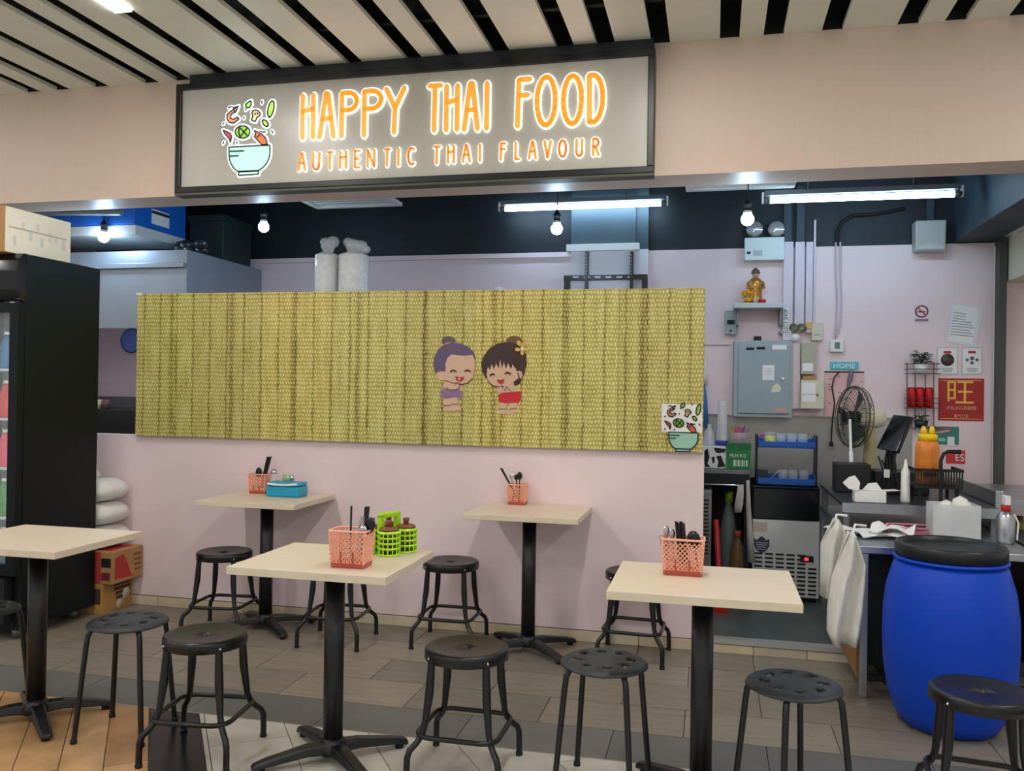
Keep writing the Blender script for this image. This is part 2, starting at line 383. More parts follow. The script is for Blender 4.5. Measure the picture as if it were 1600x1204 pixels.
# bowl emblem, shared by the sign and the sticker
def ell(cx, cy, rx, ry, rot=0, n=18):
    c, s_ = math.cos(math.radians(rot)), math.sin(math.radians(rot))
    return [(cx + rx * math.cos(2 * PI * k / n) * c - ry * math.sin(2 * PI * k / n) * s_, cy + rx * math.cos(2 * PI * k / n) * s_ + ry * math.sin(2 * PI * k / n) * c) for k in range(n)]
BOWL = [(145, 722), (660, 695), (662, 800)] + [(655, 850), (630, 910), (590, 965), (540, 1005), (515, 1018), (262, 1030), (215, 1000), (180, 950), (155, 890), (146, 800)]
EMB = [  # name, fill, outline points, closed, stroke width
    ('bowl', (176, 232, 208), BOWL), ('bowl_foot', (190, 236, 216), [(262, 1030), (518, 1018), (518, 1062), (268, 1078)]),
    ('shrimp', (240, 150, 110), [(265, 205), (180, 265), (125, 310), (118, 365), (150, 415), (205, 425), (275, 370), (255, 345), (200, 375), (165, 355), (180, 310), (240, 275)]),
    ('leaf', (176, 224, 80), [(425, 140), (430, 190), (405, 230), (365, 232), (350, 200), (372, 168)]),
    ('mushroom', (240, 214, 150), [(430, 290), (450, 262), (500, 258), (540, 290), (540, 325), (500, 350), (480, 405), (425, 385), (445, 335)]),
    ('cucumber', (176, 224, 80), ell(672, 245, 38, 108, 12)), ('herb_piece', (176, 224, 80), ell(603, 422, 30, 50, -38)),
    ('lime', (140, 200, 50), ell(317, 533, 95, 80)), ('chilli', (222, 60, 90), [(70, 510), (120, 525), (170, 555), (182, 600), (165, 665), (145, 610), (100, 565)]),
    ('prawn', (240, 110, 50), [(465, 510), (560, 560), (610, 610), (630, 690), (560, 695), (460, 590), (480, 560)])]
LINES = [[(160, 776), (330, 770)], [(160, 836), (262, 830)], [(275, 455), (270, 540), (290, 605)], [(285, 480), (390, 590)], [(385, 470), (290, 590)], [(140, 230), (175, 215), (205, 230), (240, 215)],
         [(205, 255), (235, 295)], [(530, 520), (565, 535), (605, 530)], [(500, 600), (530, 570)], [(350, 260), (370, 232)], [(470, 300), (480, 310)], [(500, 295), (510, 305)],
         [(560, 145), (556, 175)], [(335, 345), (332, 365)], [(70, 435), (85, 420)], [(70, 680), (82, 655)], [(240, 655), (250, 672)], [(680, 515), (700, 548)]]
def emblem(parent, Y, f, sw, lit):
    dk = mat('emblem_outline', (62, 82, 84), .5) if lit else INK
    for nm, c, pts in EMB:
        q = [f(p) for p in pts]
        m_ = mat(('lit_' if lit else 'print_') + nm, c if lit else tuple(int(v * .86) for v in c), .5, emit=.75 if lit else 0)
        o = MB().poly(q, Y - .003, Y - .001).build(nm, m_, parent, True)
        MB().ribbon(q, sw, Y - .005, Y - .003, True).build('outline', dk, o, True)
        if lit: MB().ribbon(q, sw + .014, Y - .001, Y - .0002, True).build('halo', HALO, o, True)
    for l in LINES:
        q = [f(p) for p in l]; o = MB().ribbon(q, sw, Y - .0055, Y - .003).build('print_line', dk, parent, True)
        if lit and l[0][1] < 690: MB().ribbon(q, sw + .012, Y - .001, Y - .0002).build('halo', HALO, o, True)
def fs(p): v = at(340 + p[0] / 8.025, 140 + p[1] / 8.025, YF); return (v.x, v.z)
emblem(sg, YF, fs, .010, True)

# ================================================================== WOVEN MAT SCREEN
YM = -.03
ms = thing('mat_screen', 'long straw-coloured woven mat print screen standing along the pink partition', 'screen', (-1.81, -.015, 1.066))
def weave(name, tint):
    m = bpy.data.materials.new(name); m.use_nodes = True; nt = m.node_tree; b = nt.nodes['Principled BSDF']; b.inputs['Roughness'].default_value = .4
    L = nt.links.new; N = nt.nodes.new
    tc = N('ShaderNodeTexCoord'); sp = N('ShaderNodeSeparateXYZ'); L(tc.outputs['Object'], sp.inputs[0])
    def math_(op, a, b_=None, c_=None):
        n = N('ShaderNodeMath'); n.operation = op
        for i, q in enumerate((a, b_, c_)):
            if q is None: continue
            if isinstance(q, (int, float)): n.inputs[i].default_value = q
            else: L(q, n.inputs[i])
        return n.outputs[0]
    ns = N('ShaderNodeTexNoise'); ns.inputs['Scale'].default_value = 26; L(tc.outputs['Object'], ns.inputs[0])
    jit = math_('MULTIPLY', math_('SUBTRACT', ns.outputs['Fac'], .5), .022)
    X = math_('ADD', sp.outputs['X'], jit); Z = math_('ADD', sp.outputs['Z'], jit)
    row = math_('FLOOR', math_('MULTIPLY', Z, 42)); alt = math_('MULTIPLY', math_('MODULO', math_('ABSOLUTE', row), 2), .5)
    cx_ = math_('SINE', math_('MULTIPLY', math_('ADD', math_('MULTIPLY', X, 58), alt), 2 * PI))
    cz_ = math_('ABSOLUTE', math_('SINE', math_('MULTIPLY', Z, 42 * PI)))
    wv = math_('ADD', math_('MULTIPLY', math_('ADD', math_('MULTIPLY', cx_, .5), .5), math_('ADD', math_('MULTIPLY', cz_, .55), .2)), math_('MULTIPLY', cz_, .22))
    # darker warp threads every few centimetres
    th = math_('POWER', math_('ABSOLUTE', math_('SINE', math_('MULTIPLY', X, 8.6 * PI))), 60)
    th2 = math_('POWER', math_('ABSOLUTE', math_('SINE', math_('MULTIPLY', math_('ADD', X, .03), 2.4 * PI))), 120)
    n2 = N('ShaderNodeTexNoise'); n2.inputs['Scale'].default_value = 3; mp = N('ShaderNodeMapping'); mp.inputs['Scale'].default_value = (9, 1, 1.6)
    L(tc.outputs['Object'], mp.inputs[0]); L(mp.outputs[0], n2.inputs[0])
    f = math_('SUBTRACT', math_('ADD', math_('MULTIPLY', wv, .72), math_('MULTIPLY', n2.outputs['Fac'], .55)), math_('ADD', math_('MULTIPLY', th, .30), math_('MULTIPLY', th2, .28)))
    r = N('ShaderNodeValToRGB'); e = r.color_ramp.elements
    e[0].position = .08; e[0].color = lin((112, 96, 34)); e[1].position = .95; e[1].color = lin((240, 234, 176))
    k = e.new(.38); k.color = lin((188, 170, 84)); k = e.new(.62); k.color = lin((216, 204, 122))
    L(f, r.inputs[0])
    mx = N('ShaderNodeMix'); mx.data_type = 'RGBA'; mx.blend_type = 'MULTIPLY'; mx.inputs[0].default_value = 1; mx.inputs[7].default_value = lin(tint)
    L(r.outputs[0], mx.inputs[6]); L(mx.outputs[2], b.inputs['Base Color'])
    bp = N('ShaderNodeBump'); bp.inputs['Strength'].default_value = .25; bp.inputs['Distance'].default_value = .002; L(wv, bp.inputs['Height']); L(bp.outputs[0], b.inputs['Normal'])
    return m
WV = [weave('woven_print_%d' % i, t) for i, t in enumerate([(238, 242, 234), (230, 230, 222), (242, 240, 224)])]
ex = [at(p, 575, YM).x for p in (213, 303, 409, 516, 629, 741, 859, 966, 1100)]
for i in range(8):
    zt = 1.962 - .009 * i / 8; MB().box(ex[i] + .0008, ex[i + 1] - .0008, YM, YM + .014, 1.068, zt).build('mat_panel', WV[i % 3], ms, True)
MB().box(ex[0], ex[-1], YM + .014, YM + .028, 1.067, 1.95).build('backing_board', mat('board_brown', (110, 96, 60), .7), ms, True)
MB().box(ex[0] - .01, ex[0] + .035, YM - .002, YM, 1.955, 1.967).build('tape', WHITE, ms, True)

# bowl sticker on the mat
sk_ = thing('bowl_sticker', 'printed bowl and ingredients sticker at the lower right corner of the mat screen', 'sticker', (-.16, YM - .004, 1.08))
x0, x1, z0, z1 = R(1034, 631, 1097, 675, YM); MB().box(x0, x1, YM - .0022, YM - .0006, z0, z1).build('white_backing', PAPER, sk_, True)
bx0, bx1, bz0, bz1 = R(1045.5, 675.5, 1090.5, 704.5, YM - .002)
A0 = fs((145, 1078)); A1 = fs((662, 695))
def fk(p): v = fs(p); return (bx0 + (v[0] - A0[0]) / (A1[0] - A0[0]) * (bx1 - bx0), bz0 + (v[1] - A0[1]) / (A1[1] - A0[1]) * (bz1 - bz0))
emblem(sk_, YM - .0012, fk, .0055, False)

# two greeting children stickers
SKIN = mat('sticker_skin', (214, 178, 150), .45)
def sticker(name, label, layers, ox=0):
    t = thing(name, label, 'sticker', (at(700 + ox, 640, YM).x, YM - .003, at(700 + ox, 645, YM).z))
    for k, (nm, m_, pts, ln) in enumerate(layers):
        q = [at(660 + u / 7.52, 500 + v / 7.52, YM) for u, v in pts]; q = [(v.x, v.z) for v in q]
        y = YM - .0008 - .0007 * k
        if ln: MB().ribbon(q, ln, y - .0007, y).build(nm, m_, t, True)
        else: MB().poly(q, y - .0007, y + .0003).build(nm, m_, t, True)
LN = mat('sticker_line', (92, 52, 36), .5); DKH = mat('sticker_dark_hair', (60, 38, 28), .45); PUR = mat('sticker_purple_hair', (98, 80, 110), .45)
BUN = mat('sticker_bun', (96, 84, 92), .4); BUN2 = mat('sticker_brown_bun', (112, 78, 48), .4); MOU = mat('sticker_mouth', (176, 44, 40), .45)
VIO = mat('sticker_violet_cloth', (142, 108, 142), .5); REDC = mat('sticker_red_cloth', (200, 34, 48), .5); GOLD = mat('sticker_gold', (214, 176, 84), .45)
sticker('child_sticker', 'cartoon sticker of a smiling child with purple hair and violet cloth, palms together', [
    ('bun', BUN, ell(308, 245, 82, 58), 0), ('hair_band', GOLD, [(225, 290), (300, 262), (395, 262), (400, 275), (310, 280), (232, 305)], 0),
    ('hair', PUR, [(150, 620), (130, 520), (140, 430), (190, 340), (260, 285), (350, 262), (450, 272), (540, 310), (600, 370), (628, 460), (600, 560), (400, 640), (200, 630)], 0),
    ('body', SKIN, [(270, 690), (430, 720), (480, 780), (470, 840), (240, 850), (250, 780)], 0),
    ('leg', SKIN, [(250, 910), (350, 910), (345, 1000), (395, 1040), (385, 1070), (270, 1062), (245, 1015)], 0), ('leg', SKIN, [(345, 905), (420, 905), (412, 990), (462, 1030), (450, 1060), (385, 1058), (345, 1010)], 0),
    ('cloth', VIO, [(215, 830), (260, 800), (440, 815), (482, 850), (470, 915), (390, 905), (270, 925), (215, 890)], 0),
    ('face', SKIN, [(275, 605), (275, 510), (300, 440), (350, 402), (420, 412), (500, 420), (590, 408), (620, 470), (612, 580), (590, 680), (540, 735), (450, 755), (350, 735), (270, 705), (210, 700), (172, 660), (180, 612), (225, 600)], 0),
    ('arm', SKIN, [(285, 790), (280, 740), (320, 712), (360, 740), (400, 730), (445, 735), (448, 790), (400, 818), (330, 822)], 0),
    ('outline', LN, [(275, 705), (350, 735), (450, 755), (540, 735), (592, 680)], .0042), ('outline', LN, [(285, 790), (330, 820), (400, 815), (446, 790), (445, 738), (400, 735), (382, 770)], .0034), ('outline', LN, [(250, 1000), (340, 1000)], .0034), ('outline', LN, [(348, 985), (415, 985)], .0034),
    ('eye', DKH, [(335, 612), (350, 592), (378, 588), (402, 605)], .008), ('eye', DKH, [(505, 600), (530, 586), (555, 590), (570, 608)], .008),
    ('mouth', MOU, [(388, 658), (440, 668), (498, 666), (485, 705), (448, 722), (408, 705)], 0), ('tongue', mat('sticker_tongue', (226, 170, 140), .5), ell(440, 690, 15, 14), 0)])
sticker('child_sticker', 'cartoon sticker of a smiling child with brown fringe, flower and red cloth', [
    ('bun', BUN2, ell(1080, 245, 95, 62), 0), ('hair', DKH, [(700, 590), (690, 500), (720, 420), (790, 330), (880, 275), (980, 258), (1080, 268), (1170, 320), (1220, 410), (1228, 520), (1200, 630), (1150, 740), (1100, 770), (900, 700), (740, 680)], 0),
    ('body', SKIN, [(880, 780), (1060, 700), (1090, 790), (1080, 850), (900, 860), (865, 820)], 0),
    ('leg', SKIN, [(905, 950), (990, 955), (985, 1030), (990, 1080), (960, 1105), (890, 1095), (905, 1045)], 0), ('leg', SKIN, [(1020, 955), (1110, 955), (1110, 1030), (1105, 1070), (1070, 1108), (975, 1100), (1020, 1060)], 0),
    ('cloth', REDC, [(888, 880), (940, 855), (1080, 840), (1160, 835), (1165, 920), (1130, 970), (1000, 975), (905, 965)], 0),
    ('face', SKIN, [(765, 580), (790, 480), (910, 440), (1030, 450), (1090, 540), (1110, 600), (1160, 598), (1182, 640), (1165, 690), (1120, 690), (1080, 720), (1000, 765), (900, 785), (820, 762), (775, 710), (758, 640)], 0),
    ('fringe', DKH, [(720, 570), (760, 440), (880, 380), (1010, 400), (1090, 500), (1095, 575), (1062, 520), (1045, 578), (1008, 505), (985, 572), (958, 490), (940, 568), (915, 460), (900, 568), (868, 505), (845, 582), (818, 515), (795, 588), (772, 540), (755, 605)], 0),
    ('arm', SKIN, [(895, 830), (905, 770), (935, 755), (975, 770), (1030, 730), (1065, 770), (1060, 830), (985, 850), (930, 850)], 0),
    ('outline', LN, [(775, 710), (820, 762), (900, 785), (960, 775)], .0042), ('outline', LN, [(935, 760), (945, 800), (975, 825), (990, 780), (1040, 830)], .0034), ('outline', LN, [(905, 1045), (985, 1040)], .0034), ('outline', LN, [(1025, 1045), (1110, 1035)], .0034),
    ('eye', DKH, [(800, 655), (815, 635), (838, 632), (852, 642)], .008), ('eye', DKH, [(975, 630), (1000, 612), (1025, 618), (1040, 636)], .008),
    ('mouth', MOU, [(878, 695), (930, 702), (970, 685), (955, 735), (928, 752), (898, 735)], 0), ('petal', GOLD, ell(1140, 270, 24, 34, -20), 0), ('petal', GOLD, ell(1195, 285, 24, 34, 40), 0), ('petal', GOLD, ell(1125, 345, 32, 22, 0), 0), ('petal', GOLD, ell(1180, 380, 22, 34, 0), 0), ('petal', GOLD, ell(1222, 345, 32, 20, 15), 0), ('flower', mat('sticker_flower_pale', (238, 224, 170), .5), ell(1180, 335, 22, 22), 0), ('hair_lock', DKH, [(1130, 620), (1145, 680), (1138, 740), (1110, 755)], .006)], 100)

# ================================================================== TABLES
TW, TD, TH = .601, .505, .75
def make_table():
    t = thing('dining_table', '', 'table')
    MB().box(-TW / 2, TW / 2, -TD / 2, TD / 2, TH - .028, TH).build('table_top', TOPW, t, bev=.002)
    MB().lathe([(.037, .045), (.037, TH - .04)], 24).build('post', BLK, t)
    MB().box(-.15, .15, -.15, .15, TH - .04, TH - .028).build('mounting_plate', BLK, t)
    MB().lathe([(.055, .03), (.055, .055), (.045, .075), (.037, .085)], 24).build('hub', BLK, t)
    for k in range(4):
        a = math.radians(40 if k % 2 == 0 else -40) + (PI if k > 1 else 0); d = Vector((math.cos(a), math.sin(a), 0)); n = Vector((-d.y, d.x, 0))
        vs = []
        for s_, hw, zb, zt in ((.03, .034, .03, .07), (.10, .032, .035, .068), (.24, .028, .022, .045), (.285, .024, .012, .034), (.295, .02, .012, .026)):
            for sx, z in ((-1, zb), (1, zb), (.75, zt), (-.75, zt)): vs.append(d * s_ + n * hw * sx + Vector((0, 0, z)))
        fs_ = [(0, 1, 2, 3), (19, 18, 17, 16)] + [(i * 4 + j, (i + 1) * 4 + j, (i + 1) * 4 + (j + 1) % 4, i * 4 + (j + 1) % 4) for i in range(4) for j in range(4)]
        f_ = MB().add(vs, [q[::-1] for q in fs_]).build('foot', BLK, t, bev=.006, seg=2)
        MB().lathe([(.016, 0), (.016, .014)], 12, c=d * .262).build('glide', BLKM, f_)
    return t
t0 = make_table(); t0['group'] = 'dining tables'
TABS = {}
for i, (k, x, y, lab) in enumerate([
    ('C', -1.667, -2.02, 'pale wood square table with the coral basket and lime condiment caddy'),
    ('R', -.326, -1.992, 'pale wood square table at front right, a coral cutlery basket at its back edge'),
    ('L', -3.012, -1.984, 'empty pale wood square table in front of the black drinks fridge'),
    ('B', -2.794, -.512, 'pale wood table against the pink wall with the blue tissue box'),
    ('P', -1.248, -.512, 'pale wood table against the pink wall holding only a small coral basket')]):
    c = Vector((x + TW / 2, y + TD / 2, 0)); TABS[k] = c
    if i == 0: t0.location = c; t0['label'] = lab
    else: dup(t0, c, 0, lab)

# ================================================================== STOOLS
SEATB = mat('stool_black_enamel', (17, 17, 19), .33, var=.2, scale=20)
SEATG = mat('stool_seat_charcoal', (46, 50, 54), .5, var=.06, scale=20)
def make_ring_stool():
    t = thing('round_stool', '', 'stool')
    se = MB().lathe([(.017, .424), (.017, .440), (.05, .4405), (.10, .443), (.132, .449), (.146, .450), (.152, .445), (.154, .437), (.154, .410), (.150, .408), (.149, .43), (.1, .434), (.017, .424)], 40, cap=False)
    se.build('seat', SEATB, t)
    for sx in (-1, 1):
        for sy in (-1, 1):
            P = [(.100, .425), (.106, .30), (.118, .185), (.126, .155), (.142, .130), (.158, .112), (.165, .088), (.166, .045), (.166, 0)]
            lg = MB().tube([(sx * a, sy * a, z) for a, z in P], [.013, .0162, .0115, .0115, .0115, .0115, .0115, .0115, .0115], 10).build('leg', SEATB, t)
            MB().lathe([(.0135, 0), (.0135, .012)], 10, c=(sx * .166, sy * .166, 0)).build('foot_cap', BLKM, lg)
            d = Vector((sx, sy, 0)).normalized()
            MB().ball(d * .1545 + Vector((0, 0, .424)), .0055, 8).build('rivet', CHROME, t)
    h, r_ = .148, .06
    ring = [(x, y, .158) for x, y in rrect(-h, h, -h, h, r_, 6)]
    MB().tube(ring, .0095, 8, closed=True).build('foot_ring', SEATB, t)
    return t
def make_flat_stool():
    t = thing('perforated_stool', '', 'stool')
    rr = [0, .03, .055, .077, .088, .099, .110, .127, .142, .151, .154]; zz = [.0, 0, 0, 0, 0, 0, 0, -.001, -.004, -.010, -.016]; n = 64
    vs = [(0, 0, .45)]; fs_ = []
    for i in range(1, len(rr)):
        for k in range(n): vs.append((rr[i] * math.cos(2 * PI * k / n), rr[i] * math.sin(2 * PI * k / n), .45 + zz[i]))
    for k in range(n): fs_.append((0, 1 + k, 1 + (k + 1) % n))
    for i in range(1, len(rr) - 1):
        for k in range(n):
            q = k % 8
            if (i in (3, 4) and q in (2, 3, 4, 5)) or (i == 5 and q in (1, 2, 3, 4)): continue
            a = 1 + (i - 1) * n; fs_.append((a + k, a + n + k, a + n + (k + 1) % n, a + (k + 1) % n))
    o = MB().add(vs, fs_, True).build('seat', SEATG, t); s_ = o.modifiers.new('solid', 'SOLIDIFY'); s_.thickness = .01; s_.offset = -1
    for k in range(4):
        a = PI / 4 + k * PI / 2; d = Vector((math.cos(a), math.sin(a), 0))
        P = [(.06, .431), (.118, .431), (.137, .424), (.148, .405), (.153, .37), (.192, 0)]
        lg = MB().tube([d * r_ + Vector((0, 0, z)) for r_, z in P], .0105, 10).build('leg', SEATB, t)
        MB().lathe([(.013, 0), (.013, .014)], 10, c=d * .192).build('foot_cap', BLKM, lg)
    return t
s0 = make_ring_stool(); s0['group'] = 'round black stools with foot rings'
for i, (x, y, rz, lab) in enumerate([
    (-2.70, -.36, .1, 'round black stool with foot ring by the wall, beside the cardboard boxes'),
    (-1.99, -.375, .08, 'round black stool with foot ring half hidden behind the table with lime caddy'),
    (-1.39, -.235, .02, 'round black stool with foot ring against the wall, between the two wall tables'),
    (-.39, -.20, -.05, 'round black stool with foot ring behind the front right table, by the wall'),
    (-1.865, -1.83, .12, 'round black stool with foot ring on the tan and black floor strip at front left'),
    (-.868, -1.71, .0, 'round black stool with foot ring in the middle of the foreground'),
    (.85, -1.70, -.12, 'round black stool with foot ring in front of the blue barrel')]):
    if i == 0: s0.location = (x, y, 0); s0.rotation_euler.z = rz; s0['label'] = lab
    else: dup(s0, (x, y, 0), rz, lab)
f0 = make_flat_stool(); f0['group'] = 'charcoal stools with perforated seats'
for i, (px, py, rz, lab) in enumerate([
    (200, 966, .15, 'charcoal perforated stool at the left, between the empty table and boxes'),
    (944, 1029, -.15, 'charcoal perforated stool in the middle, just left of the front right table'),
    (1240, 1064, .55, 'charcoal perforated stool on the right, near the step and blue barrel'),
    (-32, 948, .0, 'charcoal perforated stool cut off by the left edge of the picture')]):
    c = atz(px, py, .45); c.z = 0
    if i == 0: f0.location = c; f0.rotation_euler.z = rz; f0['label'] = lab
    else: dup(f0, c, rz, lab)

# ================================================================== TABLE WARE
def cutlery_basket(loc, label, W=.150, D=.10, H=.145, rz=0):
    t = thing('cutlery_basket', label, 'basket', loc, rz, 'coral cutlery baskets')
    tp = 1.0; bt = .88; lat = MB()
    def P(face, u, z):                      # face 0 front 1 back 2 left 3 right, u -1..1
        k = bt + (tp - bt) * z / H; w_, d_ = W / 2 * k, D / 2 * k
        return Vector([(u * w_, -d_, z), (u * w_, d_, z), (-w_, u * d_, z), (w_, u * d_, z)][face])
    for fc in range(4):
        L_ = W if fc < 2 else D; n = int(L_ / .0162); z0_, z1_ = .016, H - .01; hgt = z1_ - z0_
        for sgn in (-1, 1):
            for k in range(-int(hgt / .0162) - 1, n + int(hgt / .0162) + 2):
                u0_ = k * .0162; pts = []
                a, b = (u0_, z0_), (u0_ + sgn * hgt, z1_)
                # clip to 0..L_
                t0_, t1_ = 0, 1; du = b[0] - a[0]
                lo, hi = sorted(((0 - a[0]) / du, (L_ - a[0]) / du)); t0_, t1_ = max(0, lo), min(1, hi)
                if t1_ - t0_ < .05: continue
                q = []
                for tt in (t0_, t1_):
                    u_ = (a[0] + du * tt) / L_ * 2 - 1; q.append(P(fc, u_, a[1] + hgt * tt))
                lat.tube(q, .0022, 4, sm=False)
    lat.build('lattice', CORAL, t)
    def ring(z, g_=0): k = bt + (tp - bt) * z / H; return [(x, y, z) for x, y in rrect(-W / 2 * k - g_, W / 2 * k + g_, -D / 2 * k - g_, D / 2 * k + g_, .014, 4)]
    MB().tube(ring(H), .0042, 6, closed=True).build('rim', CORAL, t); MB().tube(ring(.016), .003, 6, closed=True).build('lower_rim', CORAL, t)
    bs = MB(); a, b = ring(0, .002), ring(.018, .003); n = len(a)
    bs.add(a + b, [tuple(range(n))[::-1], tuple(range(n, 2 * n))] + [(i, (i + 1) % n, (i + 1) % n + n, i + n) for i in range(n)]); bs.build('drip_tray', CORALD, t)
    for u in (-.33, .33):
        MB().box(-.0022 + u * W / 2, .0022 + u * W / 2, -D / 2 * bt - .006, -D / 2 * bt - .001, .01, H * .45).build('rib', CORALD, t)
    for sx in (-1, 1):
        for sy in (-1, 1): MB().tube([(sx * (W / 2 * bt - .004), sy * (D / 2 * bt - .004), .01), (sx * (W / 2 - .004), sy * (D / 2 - .004), H)], .005, 6).build('corner_post', CORAL, t)
    return t
CHOP = mat('chopstick_brown_black', (32, 22, 20), .45)
SPB = mat('black_melamine', (14, 14, 16), .25)
def chopstick(base, tip, label, group): 
    solo(MB().tube([base, tip], [.0026, .0042], 6), 'chopstick', CHOP, label, 'chopstick', group)
def spoon(base, tip, m_, label, group, wd=.02, face=0.0, name='spoon', cat='spoon'):
    base, tip = Vector(base), Vector(tip); d = (tip - base).normalized(); s = Vector((math.cos(face), math.sin(face), 0)); s = (s - d * s.dot(d)).normalized(); n = d.cross(s)
    mb = MB().tube([base, tip - d * wd * 2.2], [.003, .0035], 6)
    M_ = Matrix((s, n, d)).transposed(); c = tip - d * wd * 1.35; k = MB().ball((0, 0, 0), 1, 12)
    mb.add([c + M_ @ Vector((v[0] * wd, v[1] * wd * .32, v[2] * wd * 1.4)) for v in k.v], k.f, True)
    solo(mb, name, m_, label, cat, group)
def fork(base, tip, label, group):
    base, tip = Vector(base), Vector(tip); d = (tip - base).normalized(); s = Vector((1, 0, 0)); s = (s - d * s.dot(d)).normalized()
    mb = MB().tube([base, tip - d * .055], [.0025, .003], 6)
    mb.tube([tip - d * .06, tip - d * .045, tip - d * .035], [.003, .008, .010], 8)
    for k in (-1.5, -.5, .5, 1.5): mb.tube([tip - d * .038 + s * k * .0048, tip + s * k * .005], .0016, 5)
    solo(mb, 'fork', CHROME, label, 'fork', group)
def zt(px, py): return atz(px, py, TH)
# basket on the caddy table
c = zt(549, 884); bC = cutlery_basket(c, 'coral perforated cutlery basket on the table with the lime caddy', .140, .095, .130, .02)
def tip_at(px, py, c, dy=0): p = at(px, py, c.y + dy); return p
chopstick(c + Vector((-.005, 0, .03)), tip_at(549, 790, c), 'single dark chopstick standing in the basket beside the lime caddy', None)
for k in range(4): chopstick(c + Vector((.03 + .004 * k, .02, .03)), tip_at(571 + 1.7 * k, 792 - k % 2, c, .03), 'dark chopstick bunched behind the fork in the basket beside the lime caddy', 'chopsticks in the caddy table basket')
fork(c + Vector((.02, -.01, .03)), tip_at(567, 806, c, -.01), 'steel fork in the basket beside the lime caddy', None)
spoon(c + Vector((.035, -.015, .03)), tip_at(568, 820, c, -.015), CHROME, 'shiny steel spoon in front of the fork in the caddy table basket', None, .018)
spoon(c + Vector((.045, 0, .03)), tip_at(580, 808, c), SPB, 'black soup spoon in the basket beside the lime caddy', None, .021)
# basket on the right table
c = zt(1067, 896); cutlery_basket(c, 'coral perforated cutlery basket on the front right table', .146, .09, .125, -.02)
for k in range(6): chopstick(c + Vector((-.012 + .006 * k, .005 * (k % 2), .03)), tip_at(1056 + 2.4 * k, 814 + (k % 3) * 1.5, c, .01 * (k % 2)), 'dark chopstick in the bunch in the front right table basket', 'chopsticks in the front right basket')
spoon(c + Vector((.05, 0, .03)), tip_at(1082, 829, c), SPB, 'black soup spoon in the front right table basket', None, .024)
for k, (px, py) in enumerate([(1041, 821), (1050, 826)]): spoon(c + Vector((-.05 + .016 * k, 0, .03)), tip_at(px, py, c), CHROME, ['steel spoon standing highest in the front right basket', 'lower steel spoon next to the chopsticks in the front right basket'][k], 'steel spoons in the front right basket', .013, .6)
fork(c + Vector((-.055, -.01, .04)), tip_at(1033, 835, c), 'steel fork leaning left out of the front right basket', None)
# basket on the plain wall table
c = zt(812, 785.5); c.y = min(c.y, -.06); cutlery_basket(c, 'small coral perforated basket alone on the wall table', .107, .08, .112, 0)
for k in range(2): chopstick(c + Vector((0, .01 * k, .03)), tip_at(782 + 2 * k, 731, c, .01 * k), 'dark chopstick leaning left from the basket on the wall table', 'chopsticks leaning out of the wall table basket')
spoon(c + Vector((-.02, 0, .03)), tip_at(799, 740, c), CHROME, 'steel spoon in the basket alone on the wall table', None, .011)
spoon(c + Vector((0, .015, .03)), tip_at(806, 741, c, .01), SPB, 'thinner black spoon in the basket alone on the wall table', None, .012)
spoon(c + Vector((.01, 0, .03)), tip_at(812, 737, c), SPB, 'wider black soup spoon in the basket alone on the wall table', None, .016)
# basket behind the tissue box
c = zt(406, 770); c.y = min(c.y, -.07); cutlery_basket(c, 'coral perforated basket half behind the blue tissue box', .115, .085, .115, 0)
for k in range(5): chopstick(c + Vector((.0 + .005 * k, 0, .03)), tip_at(418 + 1.4 * k, 713 + k % 2, c, .006 * (k % 2)), 'dark chopstick bunched in the basket behind the tissue box', 'chopsticks in the tissue table basket')
spoon(c + Vector((-.015, 0, .03)), tip_at(405, 730, c), SPB, 'black soup spoon in the basket behind the tissue box', None, .022)
# tissue box
c = zt(443, 776); c.y += .035
tb = thing('tissue_box', 'blue plastic tissue dispenser box on the wall table', 'tissue box', c)
TBL = mat('tissue_blue', (22, 158, 196), .4)
MB().box(-.105, .105, -.055, .065, 0, .062).build('body', TBL, tb, bev=.012, seg=3)
MB().box(-.103, .103, -.053, .063, .063, .085).build('lid', TBL, tb, bev=.012, seg=3)
MB().tube([(-.09, -.058, .076), (-.03, -.066, .072), (.03, -.066, .072), (.095, -.058, .078)], .006, 8).build('white_clip', WHITE, tb)
for k, (px, lab) in enumerate([(428, 'clear glass shaker with steel cap behind the blue tissue box'), (450, 'clear glass jar of pale green contents lying behind the blue tissue box')]):
    b = at(px, 748, c.y + .02); b.z = TH + .086; tj = thing('glass_jar', lab, 'jar', b)
    if k == 0:
        MB().lathe([(.019, 0), (.021, .005), (.021, .035), (.017, .04)], 16).build('glass', GLS, tj); MB().lathe([(.018, .04), (.02, .044), (.019, .055), (.010, .066), (0, .068)], 16).build('cap', CHROME, tj)
    else:
        Mx = Matrix.Rotation(PI / 2, 3, 'Y'); Mc = Vector((-.03, 0, .019))
        MB().lathe([(.015, 0), (.018, .004), (.018, .045), (.014, .05)], 16, c=Mc, M=Mx).build('glass', mat('pale_green_glass', (170, 196, 150), .15, alpha=.7), tj)
        MB().lathe([(.015, .05), (.017, .052), (.016, .064), (.006, .07)], 16, c=Mc, M=Mx).build('cap', CHROME, tj)
